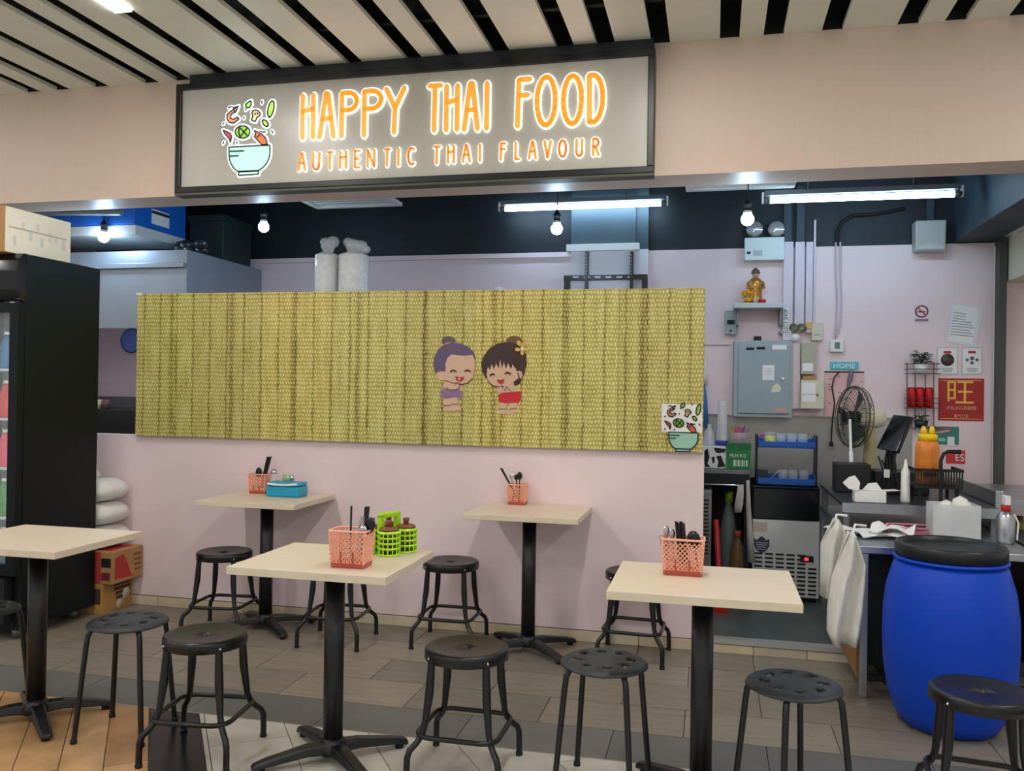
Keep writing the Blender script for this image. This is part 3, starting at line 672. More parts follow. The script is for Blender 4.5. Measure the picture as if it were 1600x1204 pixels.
# lime caddy with four jars
c = zt(598, 866); c.y += .06
cd_ = thing('condiment_caddy', 'lime green plastic condiment caddy with handle on the table', 'caddy', c, -.4)
cg = MB(); off = .047
SP = [(-off, -off), (off, -off), (-off, off), (off, off)]
for ox, oy in SP:
    for z in (.004, .028, .048, .068, .088):
        cg.tube([(ox + .041 * math.cos(2 * PI * k / 16), oy + .041 * math.sin(2 * PI * k / 16), z) for k in range(16)], .0045 if z != .088 else .006, 4, closed=True, sm=False)
    for k in range(14):
        a = 2 * PI * k / 14; cg.tube([(ox + .041 * math.cos(a), oy + .041 * math.sin(a), 0), (ox + .041 * math.cos(a), oy + .041 * math.sin(a), .088)], .0036, 4, sm=False)
    cg.lathe([(.042, 0), (.042, .004)], 16, c=(ox, oy, 0))
cg.build('cage', LIME, cd_)
MB().box(-.012, .012, -.055, -.035, .0, .15).box(-.012, .012, .035, .055, 0, .15).box(-.012, .012, -.055, .055, .135, .155).build('handle', LIME, cd_, bev=.004)
mz = Matrix.Rotation(-.4, 3, 'Z')
for k, (ox, oy) in enumerate(SP):
    p = c + mz @ Vector((ox, oy, .0045))
    tj = thing('condiment_jar', ['front left', 'front right', 'back left', 'back right'][k] + ' brown-lidded condiment jar in the lime caddy', 'jar', p, 0, 'condiment jars in the lime caddy')
    MB().lathe([(.030, 0), (.034, .004), (.034, .085), (.031, .09)], 20).build('jar_body', mat('chilli_fill_%d' % k, [(70, 40, 24), (60, 28, 16), (120, 88, 50), (84, 52, 30)][k], .3), tj)
    li = MB().lathe([(.037, .09), (.038, .094), (.034, .100), (.015, .104)], 20).build('lid', BROWN, tj)
    MB().lathe([(.011, .103), (.010, .115), (.013, .122), (.012, .128), (0, .129)], 14).build('knob', BROWN, li)

# ================================================================== KITCHEN LIGHTS
TUBEM = mat('led_tube_glow', (250, 252, 255), .4, emit=TUBE_LED, ecol=(194, 228, 255))
for (pa, pb, Y, lab) in [((783, 326), (1040, 318), 1.42, 'lit white tube lamp on the back wall, left of the other tube'), ((1195, 311), (1500, 305), .9, 'lit white tube lamp hanging at upper right, longer looking of the two')]:
    a, b = at(*pa, Y), at(*pb, Y); z = (a.z + b.z) / 2; L_ = b.x - a.x
    t = thing('tube_lamp', lab, 'tube lamp', ((a.x + b.x) / 2, Y, z), 0, 'kitchen tube lamps'); My = Matrix.Rotation(PI / 2, 3, 'Y')
    MB().lathe([(.019, -L_ / 2 + .03), (.019, L_ / 2 - .03)], 14, M=My).build('tube', TUBEM, t)
    for s_ in (-1, 1):
        MB().lathe([(.020, -.02), (.020, .02)], 12, c=(s_ * (L_ / 2 - .012), 0, 0), M=My).build('end_cap', STEELD, t)
        MB().box(s_ * (L_ / 2 + .012) - .006, s_ * (L_ / 2 + .012) + .006, -.015, .02, -.018, .05).build('lamp_holder', WHITE, t)
    MB().box(-L_ / 2, L_ / 2, -.015, .03, .03, .06).build('batten', mat('batten_grey', (96, 104, 108), .5), t)
    for s_ in (-.27, .27): MB().tube([(s_ * L_, .005, .06), (s_ * L_, .005, 3.2 - z)], .005, 6).build('hanger', STEELD, t)
BULBM = mat('bulb_glow', (252, 254, 255), .4, emit=BULB_LED, ecol=(194, 228, 255))
for (px, py, lab) in [(162, 370, 'lit hanging bulb at far left, above the fridge'), (412, 354, 'lit hanging bulb below the left end of the signboard'),
                      (870, 357, 'lit hanging bulb below the right half of the signboard'), (1168, 342, 'lit hanging bulb above the emergency light')]:
    p = at(px, py, .62 if 200 < px < 1100 else .42)
    t = thing('hanging_bulb', lab, 'bulb', p, 0, 'hanging bulbs')
    MB().lathe([(0, -.037), (.014, -.036), (.030, -.024), (.036, -.006), (.036, .006), (.030, .018)], 18).build('bulb', BULBM, t)
    MB().lathe([(.028, .018), (.024, .045), (.015, .052)], 16).build('bulb_base', WHITE, t)
    MB().lathe([(.019, .050), (.021, .078), (.026, .082), (.024, .088), (.010, .112), (.005, .118)], 16).build('socket', BLKM, t)
    MB().tube([(0, 0, .115), (.004, 0, .3), (0, 0, 3.2 - p.z)], .0035, 6).build('cord', BLKM, t)
# ceiling air diffusers
def diffuser(x0, x1, y0, y1, z, lab):
    t = thing('air_diffuser', lab, 'air vent', ((x0 + x1) / 2, (y0 + y1) / 2, z), 0, 'ceiling air diffusers')
    hx, hy = (x1 - x0) / 2, (y1 - y0) / 2
    MB().box(-hx, hx, -hy, -hy + .05, 0, .025).box(-hx, hx, hy - .05, hy, 0, .025).box(-hx, -hx + .05, -hy + .05, hy - .05, 0, .025).box(hx - .05, hx, -hy + .05, hy - .05, 0, .025).build('frame', WHITE, t)
    n = 7
    for k in range(n):
        y = -hy + .07 + (2 * hy - .14) * k / (n - 1); MB().box(-hx + .05, hx - .05, y - .02, y + .02, .006, .012).build('louvre', WHITE, t)
    MB().box(-hx + .03, hx - .03, -hy + .03, hy - .03, .025, 3.2 - z).build('duct', BLKM, t)
p, q = atz(1072, 300, 2.72), atz(1240, 296, 2.72); diffuser(p.x, q.x, .55, p.y, 2.72, 'white ceiling air diffuser above the emergency light')
p, q = atz(496, 327, 2.72), atz(627, 321, 2.72); diffuser(p.x, q.x, .55, p.y, 2.72, 'white ceiling air diffuser below the signboard bowl, by the left bulb')

# ================================================================== WALL ITEMS (back wall)
YB = 1.6
def wbox(px, dep, mb=None, Y=YB):
    x0, x1, z0, z1 = R(*px, Y); mb = mb or MB(); return mb.box(x0, x1, Y - dep, Y - .0005, z0, z1)
def wthing(name, lab, cat, px, dep=.05, Y=YB, group=None):
    x0, x1, z0, z1 = R(*px, Y); return thing(name, lab, cat, ((x0 + x1) / 2, Y - dep / 2, z0), 0, group)
# emergency light
t = wthing('emergency_light', 'white twin-lamp emergency light box high on the wall above the statue', 'light', (1163, 373, 1224, 409), .09)
wbox((1163, 374, 1224, 409), .09).build('housing', mat('emergency_housing', (210, 222, 222), .4), t, True, bev=.004)
for px in (1179, 1213):
    c = at(px, 358, YB - .05); Mx = Matrix.Rotation(PI / 2, 3, 'X')
    l_ = MB().lathe([(.012, -.04), (.05, -.03), (.06, 0), (.062, .012), (.055, .02)], 20, c=c, M=Mx).build('lamp', mat('lamp_reflector', (150, 156, 160), .15, .9), t, True)
    MB().lathe([(.058, .018), (.045, .028), (0, .033)], 20, c=c, M=Mx).build('lens', GLS, l_, True)
    MB().tube([c + Vector((0, .02, -.03)), at(px, 376, YB - .05)], .008, 8).build('bracket', WHITE, t, True)
wbox((1166, 396, 1172, 400), .0915).build('printed_mark', INK, t, True); wbox((1176, 394, 1190, 403), .091).build('printed_text', mat('faint_print', (176, 188, 190), .6), t, True)
# statue shelf
t = wthing('wall_shelf', 'small white wall shelf carrying the golden statue', 'shelf', (1138, 477, 1227, 488), .2)
wbox((1146, 477, 1220, 485), .2).build('board', mat('shelf_grey', (196, 196, 200), .5), t, True, bev=.003)
for px in (1150, 1216): wbox((px, 485, px + 4, 510), .12).build('bracket', STEELD, t, True)
SZ = R(1146, 477, 1220, 485, YB)[3]
c = at(1180, 475, 1.48); c.z = SZ + .001
t = thing('statue', 'golden standing deity statue with patterned robe on the wall shelf', 'statue', c)
GLD = mat('statue_gold', (188, 132, 58), .35, .5, var=.5, scale=90)
MB().lathe([(.05, 0), (.052, .012), (.046, .02), (.044, .07), (.05, .12), (.047, .155), (.030, .175), (.016, .182)], 18).build('robe', GLD, t)
MB().ball((0, 0, .205), .026, 14, (.9, .95, 1.1)).build('head', mat('statue_face', (196, 150, 112), .4), t)
MB().lathe([(.028, .208), (.030, .215), (.026, .232), (.012, .245), (.004, .252)], 16).build('headdress', mat('statue_headdress', (92, 84, 78), .4, .4), t)
for s_ in (-1, 1): MB().tube([(s_ * .045, 0, .15), (s_ * .056, -.02, .11), (s_ * .02, -.045, .10)], [.013, .011, .009], 8).build('arm', GLD, t)
GAR = mat('marigold', (232, 164, 12), .7, var=.3, scale=120, bump=.8)
mb = MB()
for k in range(26): a = random.uniform(0, 6.3); e_ = random.uniform(-1, 1); r_ = .036; mb.ball((r_ * math.cos(a) * math.sqrt(1 - e_ * e_), r_ * .6 * math.sin(a), .047 + r_ * e_), .014, 8)
c2 = at(1168, 475, 1.43); c2.z = SZ + .001; solo(mb, 'garland', GAR, 'yellow marigold garland bundle beside the golden statue', 'garland')
o = [q for q in bpy.data.objects if q.name == 'garland'][0]; o.location = c2
c3 = at(1191, 476, 1.43); c3.z = SZ + .001
solo(MB().lathe([(.018, 0), (.024, .004), (.024, .022), (.02, .022), (.02, .008), (0, .008)], 16), 'incense_cup', RED, 'small red incense cup at the statue foot', 'cup', loc=c3)
c4 = at(1180, 476, 1.41); c4.z = SZ + .001
solo(MB().lathe([(.010, 0), (.013, .002), (.014, .03), (.012, .03), (.011, .004), (0, .004)], 14), 'offering_glass', GLS, 'tiny clear offering glass in front of the statue', 'glass', loc=c4)
# isolator under the shelf
t = wthing('switch_box', 'small grey isolator switch hanging under the left end of the statue shelf', 'switch box', (1133, 486, 1150, 523), .06)
wbox((1133, 486, 1150, 523), .06).build('housing', GREYP, t, True, bev=.004); wbox((1136, 501, 1147, 507), .075).build('lever', INK, t, True); wbox((1140, 516, 1143, 519), .064).build('screw', INK, t, True)
# cable trunkings
for px, lab, dp in [((1223, 379, 1238, 532), 'widest white wall trunking, left of three beside the electrical cabinet', .05), ((1241, 379, 1256, 520), 'middle white wall trunking of three running up the wall', .045),
                    ((1258, 379, 1269, 520), 'narrow white wall trunking, right of the three', .04), ((1270.5, 344, 1274, 505), 'thin white conduit strip running up onto the black wall', .02)]:
    solo(wbox(px, dp), 'cable_trunking', mat('trunking_white', (220, 208, 220), .5), lab, 'trunking', 'wall cable trunkings', bev=.003)
x0, x1, z0, z1 = R(1222, 300, 1238, 379, YB)
for px, lab in [((1224, 292, 1236, 378), 'wide black painted trunking on the upper wall, left of two'), ((1244, 292, 1256, 378), 'black painted trunking on the upper wall, right of two')]:
    solo(wbox(px, .05), 'upper_trunking', mat('trunking_dark', (40, 58, 70), .55), lab, 'trunking', 'upper wall trunkings')
t = wthing('shop_label', 'vertical white label with black capitals on the wall trunking', 'label', (1222, 482, 1231, 522), .06)
wbox((1222.5, 482, 1231, 522), .0515).build('plate', PAPER, t, True); x0, x1, z0, z1 = R(1223.5, 484, 1230, 521, YB)
text('ELECT SHOP', t, INK, (x0 + x1) / 2, (z0 + z1) / 2, YB - .0522, width=z1 - z0, height=x1 - x0, rot=PI / 2)
# electrical cabinet
t = wthing('electrical_cabinet', 'large grey steel electrical cabinet with notes stuck on its door', 'cabinet', (1146, 533, 1236, 651), .12)
wbox((1146, 533, 1236, 651), .10).build('body', GREYP, t, True, bev=.003)
dr = wbox((1153, 540, 1231, 645), .113).build('door', mat('cabinet_door_grey', (152, 166, 172), .45, var=.03), t, True, bev=.002)
for px, m_ in [((1165, 544, 1177, 548), INK), ((1181, 543, 1194, 547), INK), ((1205, 540, 1227, 547), PAPER), ((1190, 571, 1208, 594), PAPER), ((1208, 637, 1229, 643), mat('red_print', (206, 160, 150), .6))]:
    wbox(px, .1145).build('label_plate' if m_ is INK else 'note', m_, dr, True)
for y_ in (576, 580, 584): wbox((1193, y_, 1205, y_ + .7), .1150).build('print_line', mat('grey_print', (150, 150, 152), .7), dr, True)
x0, x1, z0, z1 = R(1203, 598, 1219, 613, YB); w_, h_ = x1 - x0, z1 - z0
MB().poly([(x0, z0), (x1 - .01, z0 + .005), (x1, z0 + h_ * .5), (x0 + w_ * .55, z1), (x0 + .01, z0 + h_ * .6)], YB - .115, YB - .1125).build('note', mat('cream_note', (222, 216, 196), .8), dr, True)
c = at(1223, 592, YB - .11); MB().lathe([(.009, -.01), (.012, 0), (.012, .02), (0, .022)], 12, c=c, M=Matrix.Rotation(PI / 2, 3, 'X')).build('handle', WHITE, dr, True)
for px in (1183, ): solo(wbox((1178, 526, 1189, 532), .06), 'door_catch', INK, 'small black catch on top of the electrical cabinet', 'catch')
# boxes to the right of the cabinet
solo(wbox((1237, 537, 1249, 638), .05), 'cable_trunking', PINK, 'pink painted trunking between the grey cabinet and cream boxes', 'trunking')
t = wthing('meter_box', 'tall beige meter box with a white slip, above the cream lock box', 'box', (1250, 536, 1274, 585), .09)
wbox((1250, 536, 1273, 585), .09).build('housing', mat('meter_beige', (178, 174, 154), .5), t, True, bev=.004); wbox((1252, 568, 1268, 580), .0915).build('paper_slip', PAPER, t, True)
t = wthing('lock_box', 'cream wall lock box with two paper slips and a keyhole', 'box', (1249, 594, 1285, 638), .1)
wbox((1249, 594, 1285, 638), .1).build('housing', CREAM, t, True, bev=.003); wbox((1251, 598, 1272, 615), .1015).build('paper_slip', PAPER, t, True); wbox((1251, 617, 1272, 627), .1015).build('paper_slip', PAPER, t, True)
c = at(1277, 617, YB - .1); MB().lathe([(.008, -.01), (.008, .004)], 12, c=c, M=Matrix.Rotation(PI / 2, 3, 'X')).build('keyhole', STEELD, t, True)
solo(wbox((1253, 587, 1274, 593.4), .08), 'soap_box', CARD, 'small brown packet lying on top of the cream lock box', 'packet')
t = wthing('light_switch', 'cream wall switch plate above the meter box', 'switch', (1267, 505, 1284, 532), .03)
wbox((1267, 505, 1284, 532), .045).build('plate', CREAM, t, True, bev=.002); wbox((1270, 523, 1281, 524), .047).build('rocker_line', STEELD, t, True)
mb = MB()
for cx_ in (1240, 1252):
    for k in range(3):
        q = [at(cx_ + 6 * math.cos(a) + k, 511 + 5 * math.sin(a) + k, YB - .06 - .006 * k) for a in [2 * PI * j / 14 for j in range(14)]]; mb.tube(q, .004, 5, closed=True)
solo(mb, 'string_coil', mat('green_string', (92, 104, 60), .7), 'green string coils hung on the wall trunking', 'string')
c = at(1243, 527, YB - .055); solo(MB().lathe([(.028, 0), (.028, .006)], 20, c=c, M=Matrix.Rotation(PI / 2, 3, 'X')), 'round_tag', PAPER, 'round white tag hung under the green string', 'tag')
solo(wbox((1258, 504, 1268, 514), .048), 'orange_tag', mat('orange_note', (226, 176, 100), .7), 'small orange note beside the wall switch', 'note')
c = at(1217, 520, YB - .03); solo(MB().tube([c + Vector((0, .03, 0)), c, c + Vector((.02, -.02, -.02))], .009, 8), 'wall_hook', CHROME, 'small metal hook on the wall below the statue shelf', 'hook')
# thermostat with its cables
t = wthing('thermostat', 'white wall thermostat with a grey display', 'thermostat', (1296, 531, 1317, 550), .04)
wbox((1296, 531, 1317, 550), .04).build('housing', WHITE, t, True, bev=.004); wbox((1303, 535, 1311, 545), .042).build('display', mat('lcd_grey', (104, 120, 116), .3), t, True)
for k, dx in enumerate((0, 7)):
    q = [at(px + dx * (1 if i < 4 else .5), py, YB - .012) for i, (px, py) in enumerate([(1306, 378), (1306, 430), (1308, 470), (1306, 505), (1303, 531)])]
    solo(MB().tube(q, .006, 6), 'wall_cable', mat('cable_pinkwhite', (206, 190, 204), .5), ['left', 'right'][k] + ' of the two pink painted cables running down to the thermostat', 'cable', 'thermostat cables')
q = [at(px, py, YB - .03) for px, py in [(1308, 378), (1309, 362), (1316, 346), (1332, 336), (1360, 335), (1390, 330), (1414, 325)]]
solo(MB().tube(q, .011, 8), 'wall_conduit', BLKM, 'black bent conduit on the dark upper wall', 'conduit')
# home sign
t = wthing('home_sign', 'small teal wall plaque with white capitals', 'sign', (1297, 565, 1342, 578), .012)
wbox((1297, 565, 1341, 577), .012).build('plate', mat('teal_paint', (80, 190, 204), .5), t, True, bev=.002); x0, x1, z0, z1 = R(1302, 567.5, 1336, 575, YB)
text('HOME', t, WHITE, (x0 + x1) / 2, (z0 + z1) / 2, YB - .013, width=x1 - x0, height=z1 - z0)
# pink poster
t = wthing('pink_poster', 'pink paper poster with handwriting hanging behind the fan', 'poster', (1288, 581, 1350, 660), .004)
PKP = mat('poster_pink', (232, 190, 188), .7); wbox((1288, 581, 1350, 660), .004).build('sheet', PKP, t, True); wbox((1288, 580, 1350, 582), .008).build('top_rod', INK, t, True)
for k in range(16):
    x_ = random.choice((1292, 1306, 1309, 1340)) + random.uniform(0, 5); y_ = 587 + k * 4.2; wbox((x_, y_, x_ + random.uniform(3, 9), y_ + .9), .0048).build('handwriting', mat('maroon_ink', (120, 50, 60), .7), t, True)
q = [at(px, py, YB - .03) for px, py in [(1312, 580), (1303, 590), (1300, 605), (1304, 630), (1301, 655), (1299, 680), (1299, 690)]]
t = thing('power_cable', 'black charging cable hanging in front of the pink poster', 'cable', q[-1]); MB().tube(q, .005, 6).build('cable', INK, t, True); MB().box(q[-1].x - .012, q[-1].x + .012, q[-1].y - .01, q[-1].y + .01, q[-1].z - .03, q[-1].z).build('plug', INK, t, True)
q = [at(px, py, YB - .025) for px, py in [(1331, 579), (1328, 592), (1325, 606)]]
solo(MB().tube(q, [.012, .016, .009], 6), 'wall_knife', STEELD, 'grey ladle hanging at the top of the pink poster', 'ladle')
# no-smoking sign
t = wthing('no_smoking_sign', 'small white no-smoking sign on the pink wall', 'sign', (1428, 475, 1452, 505), .003)
wbox((1428, 475, 1452, 505), .003).build('plate', mat('sign_white_clear', (224, 214, 222), .4), t, True)
c = at(1440, 486.5, YB); RD = mat('sign_red', (196, 40, 60), .5); ci = [(c.x + .038 * math.cos(2 * PI * k / 24), c.z + .038 * math.sin(2 * PI * k / 24)) for k in range(24)]
MB().ribbon(ci, .009, YB - .0045, YB - .003, True).build('ring', RD, t, True); MB().ribbon([(c.x - .026, c.z + .026), (c.x + .026, c.z - .026)], .008, YB - .0055, YB - .004).build('slash', RD, t, True)
MB().box(c.x - .024, c.x + .022, YB - .004, YB - .003, c.z - .006, c.z + .003).build('cigarette', INK, t, True); wbox((1430, 498, 1450, 502), .0038).build('caption', mat('faint_caption', (150, 120, 130), .7), t, True)
# plastic-sleeved notice
def quad(pts, Y, dep, name, m_, parent, extra=0):
    q = [at(px, py, Y) for px, py in pts]; return MB().poly([(v.x, v.z) for v in q], Y - dep - extra, Y - .0005 - extra).build(name, m_, parent, True)
t = wthing('notice_sheet', 'tilted white notice in a clear sleeve near the dark post', 'notice', (1478, 473, 1537, 543), .006)
quad([(1484, 473), (1537, 481), (1524, 543), (1477, 533)], YB, .004, 'sleeve', mat('sleeve_film', (222, 222, 230), .2), t); quad([(1489, 475), (1531, 482), (1519, 538), (1482, 530)], YB, .0015, 'sheet', PAPER, t, .004)
TXT = mat('notice_text', (140, 142, 156), .7)
for k in range(9):
    y_ = 487 + k * 4.3; quad([(1489 - k * .6, y_), (1489 + (20 if k < 3 else 30 + (k % 3) * 3) - k * .6, y_ + 3.5), (1489 + (20 if k < 3 else 30 + (k % 3) * 3) - k * .6, y_ + 4.7), (1489 - k * .6, y_ + 1.2)], YB, .0008, 'print_line', TXT, t, .0055)
# two food posters
for px, lab, dk in [((1463, 542, 1497, 585), 'small white poster with a round bowl photo, above the red poster', 'bowl'), ((1502, 542, 1535, 585), 'small white poster with a grey drawing, right of the bowl poster', 'grp')]:
    t = wthing('food_poster', lab, 'poster', px, .004, group='small food posters'); wbox(px, .004).build('holder', mat('holder_clear', (206, 196, 206), .3), t, True)
    a_, b_, c_, d_ = px; wbox((a_ + 2, b_ + 2, c_ - 2, d_ - 2), .005).build('sheet', PAPER, t, True); mx = (a_ + c_) / 2
    wbox((mx - 6, b_ + 6, mx + 6, b_ + 10), .0056).build('red_heading', mat('poster_red', (196, 44, 54), .6), t, True); c = at(mx, b_ + 20, YB)
    if dk == 'bowl': MB().lathe([(.042, 0), (.042, .001)], 24, c=c + Vector((0, -.0055, 0)), M=Matrix.Rotation(PI / 2, 3, 'X')).build('bowl_photo', mat('photo_brown', (84, 66, 54), .5, var=.4, scale=60), t, True)
    else:
        for dx, dz, s_ in [(-.03, 0, .018), (.0, .01, .024), (.03, .0, .018), (0, -.02, .02)]: MB().box(c.x + dx - s_ / 2, c.x + dx + s_ / 2, YB - .0062, YB - .005, c.z + dz - s_ / 2, c.z + dz + s_ / 2).build('drawing', mat('draw_grey', (80, 92, 104), .6), t, True)
    for k in range(3): wbox((mx - 9 + k, d_ - 10 + k * 2.2, mx + 9 - k, d_ - 9 + k * 2.2), .0056).build('print_line', TXT, t, True)
# red poster
t = wthing('red_poster', 'square red poster with large gold Chinese character', 'poster', (1466, 591, 1537, 657), .005)
wbox((1466, 591, 1537, 657), .005).build('sheet', mat('poster_deep_red', (168, 26, 24), .5, var=.08), t, True)
GL_ = mat('gold_print', (236, 184, 72), .45); x0, x1, z0, z1 = R(1480, 595, 1521, 630, YB); text('旺', t, GL_, (x0 + x1) / 2, (z0 + z1) / 2, YB - .0062, width=x1 - x0, height=z1 - z0)
x0, x1, z0, z1 = R(1478, 634, 1525, 640, YB); text('沙扎水以贡献馆', t, mat('pale_print', (226, 170, 130), .5), (x0 + x1) / 2, (z0 + z1) / 2, YB - .006, width=x1 - x0, height=z1 - z0)
x0, x1, z0, z1 = R(1490, 647, 1513, 652.5, YB); text('喜气三丰', t, mat('pale_print', (226, 170, 130), .5), (x0 + x1) / 2, (z0 + z1) / 2, YB - .006, width=x1 - x0, height=z1 - z0)
wbox((1469, 594, 1534, 594.8), .0056).build('border_line', GL_, t, True); wbox((1469, 653.5, 1534, 654.3), .0056).build('border_line', GL_, t, True)
# teal poster and red sticker
t = wthing('teal_poster', 'teal and grey landscape poster low on the wall, below the red poster', 'poster', (1452, 666, 1498, 695), .004)
wbox((1450, 666, 1498, 694), .004).build('sheet', mat('poster_teal', (44, 128, 120), .5), t, True); wbox((1450, 666, 1489, 675), .0047).build('grey_band', mat('poster_greyband', (110, 104, 106), .6), t, True); wbox((1480, 682, 1491, 696), .0052).build('white_panel', PAPER, t, True); wbox((1466, 684, 1477, 689), .005).build('caption', mat('pale_teal', (150, 206, 196), .6), t, True)
quad([(1462, 674), (1484, 671), (1484, 673.5), (1462, 677)], YB, .0008, 'pink_stripe', mat('salmon', (226, 160, 140), .6), t, .0048)
t = wthing('red_sticker', 'red sticker with white lightning mark below the teal poster', 'sticker', (1478, 703, 1508, 725), .003)
wbox((1478, 703, 1508, 724), .003).build('sheet', mat('sticker_red', (206, 48, 48), .5), t, True); x0, x1, z0, z1 = R(1493, 709, 1506, 720, YB); text('ES', t, WHITE, (x0 + x1) / 2, (z0 + z1) / 2, YB - .004, width=x1 - x0, height=z1 - z0)
# wall speaker
t = wthing('wall_speaker', 'grey box speaker high on the wall at right', 'speaker', (1425, 349, 1471, 396), .12)
x0, x1, z0, z1 = R(1425, 349, 1471, 396, YB)
MB().poly([(x0, z0), (x1, z0), (x1 + .004, z1), (x0 - .004, z1)], YB - .12, YB - .001).build('housing', mat('speaker_grey', (176, 178, 172), .5), t, True, bev=.01); MB().poly([(x0 + .01, z0 + .01), (x1 - .01, z0 + .01), (x1 - .03, z0 + .035), ((x0 + x1) / 2, z0 + .05), (x0 + .03, z0 + .035)], YB - .125, YB - .119).build('front_curve', mat('speaker_pale', (192, 194, 188), .5), t, True)
wbox((1445, 300, 1457, 349), .05, Y=1.603).build('conduit', mat('trunking_dark', (40, 58, 70), .55), t, True)
# tv bracket on the pillar
YP = 1.5
t = wthing('tv_bracket', 'black wall bracket for a television on the white pillar', 'bracket', (882, 395, 1012, 455), .03, YP)
wbox((882, 430, 1012, 437), .03, Y=YP).build('cross_bar', BLK, t, True); 
for px in (882, 1003): wbox((px, 437, px + 9, 480), .03, Y=YP).build('side_bar', BLK, t, True)
for px in (915, 985):
    r_ = wbox((px, 394, px + 4.5, 480), .045, Y=YP).build('rail', BLK, t, True)
    for k in range(7): wbox((px + 1.4, 398 + 5 * k, px + 3.1, 400.5 + 5 * k), .046, Y=YP).build('slot', GREYP, r_, True)
for k in range(6): wbox((896 + 17 * k, 432.5, 905 + 17 * k, 434.5), .031, Y=YP).build('slot', WHITE, t, True)
# wire rack with plant and cans
t = wthing('wire_rack', 'thin black wire wall rack holding the plant and red cans', 'rack', (1412, 566, 1462, 665), .14)
WR = mat('wire_dark', (70, 62, 70), .45)
for px in (1417, 1430, 1446, 1459):
    MB().tube([at(px, 566, YB - .01), at(px, 672, YB - .01)], .0028, 5).build('upright', WR, t, True)
for yy in (569, 577, 584, 622, 629, 637, 668):
    a, b = at(1413, yy, YB - .008), at(1462, yy, YB - .008); d = Vector((0, -.12, 0))
    MB().tube([a, a + d, b + d, b], .0026, 5).build('shelf_wire', WR, t, True)
for yy in (584, 637, 668):
    a, b = at(1413, yy, YB - .008), at(1462, yy, YB - .008); mb = MB()
    for k in range(5): p = a.lerp(b, k / 4); mb.tube([p, p + Vector((0, -.12, 0))], .002, 4)
    mb.build('shelf_grid', WR, t, True)
def shelfz(yy): return at(1437, yy, YB - .07).z * 0 + at(1437, yy, YB - .008).z + .003
def potplant(px, z, lab, leafc, h, potm, ph=.065, n=80, sp=.09):
    c = at(px, 600, YB - .065); c.z = z; t = thing('potted_plant', lab, 'plant', c)
    MB().lathe([(.036, 0), (.046, ph), (.042, ph), (.036, ph - .012), (0, ph - .012)], 20).build('pot', potm, t)
    lm = mat('leaf_' + str(leafc), leafc, .55, var=.3, scale=40)
    for k in range(n):
        a = random.uniform(0, 6.28); r_ = random.uniform(.01, sp); zz = ph + random.uniform(.0, h) * (1 - .35 * r_ / sp); d = Vector((math.cos(a), math.sin(a) * .75, 0)); s_ = Vector((-d.y, d.x, 0)); p = d * r_ * .55 + Vector((0, 0, zz)); q = p + d * .04 + Vector((0, 0, random.uniform(-.015, .02)))
        mm = (p + q) / 2 + Vector((0, 0, .008)); MB().add([p, mm + s_ * .016, q, mm - s_ * .016, mm - Vector((0, 0, .003))], [(0, 1, 4), (1, 2, 4), (2, 3, 4), (3, 0, 4)]).build('leaf', lm, t)
    mb = MB()
    for k in range(5): a = k * 1.25; mb.tube([(0, 0, ph - .012), (.02 * math.cos(a), .02 * math.sin(a), ph + h * .7)], .0025, 5)
    mb.build('stem', mat('stem_green', (40, 70, 34), .6), t)
potplant(1439, shelfz(584), 'leafy green plant in a white pot on top of the wire rack', (30, 78, 44), .09, WHITE)
potplant(1440, shelfz(668), 'low green plant in a dark pot at the bottom of the wire rack', (76, 104, 44), .045, mat('pot_dark_green', (20, 40, 26), .5), .05, 24, .06)
for k, px in enumerate((1424, 1437, 1451)):
    c = at(px, 620, YB - .062); c.z = shelfz(637); t = thing('drink_can', ['left', 'middle', 'right'][k] + ' of three red drink cans on the wire rack', 'can', c, 0, 'red cans on the wire rack')
    MB().lathe([(.024, 0), (.028, .008), (.028, .125), (.024, .135)], 20).build('body', mat('can_red', (186, 26, 30), .3, .5, var=.2, scale=30, stretch=(4, 4, .5)), t); MB().lathe([(.024, .135), (.024, .138), (.02, .134), (0, .134)], 18).build('lid', CHROME, t)

# ================================================================== KITCHEN, RIGHT HALF
KF = .066
# ice machine
p0 = at(1177, 760, 1.0); p1 = at(1281, 760, 1.0); IX0, IX1, IZ = p0.x, p1.x, (p0.z + p1.z) / 2
t = thing('ice_machine', 'ice machine with black front and steel base, a blue rack standing on it', 'ice machine', ((IX0 + IX1) / 2, 1.28, KF))
MB().box(IX0, IX1, 1.02, 1.56, KF + .03, IZ).build('body', STEELD, t, True)
zb = at(1230, 812, 1.0).z
MB().box(IX0, IX1, 1.0, 1.02, zb, IZ - .012).build('bin_door', mat('gloss_black', (10, 18, 24), .2), t, True, bev=.006); MB().box(IX0 - .004, IX1 + .004, .985, 1.57, IZ - .012, IZ).build('top_panel', mat('gloss_black', (10, 18, 24), .2), t, True, bev=.004)
fp = MB().box(IX0, IX1, 1.0, 1.02, KF + .03, zb - .004).build('front_panel', mat('ice_steel', (214, 218, 216), .4, .15, var=.05, scale=4), t, True)
zz = at(1230, 868, 1.0).z
for r_ in range(11):
    z = zz - r_ * .027
    for c_ in range(6 if r_ > 2 else 5): MB().box(IX0 + .012 + c_ * .066, IX0 + .012 + c_ * .066 + .05, .997, 1.001, z, z + .012).build('vent_slot', INK, fp, True)
x0, x1, z0, z1 = R(1250, 868, 1271, 878, 1.0); cp = MB().box(x0, x1, .994, 1.0, z0, z1).build('control_panel', INK, t, True); x0, x1, z0, z1 = R(1257, 871, 1263, 875.5, .994); MB().box(x0, x1, .992, .994, z0, z1).build('red_display', mat('red_led', (255, 40, 60), .5, emit=3), cp, True)
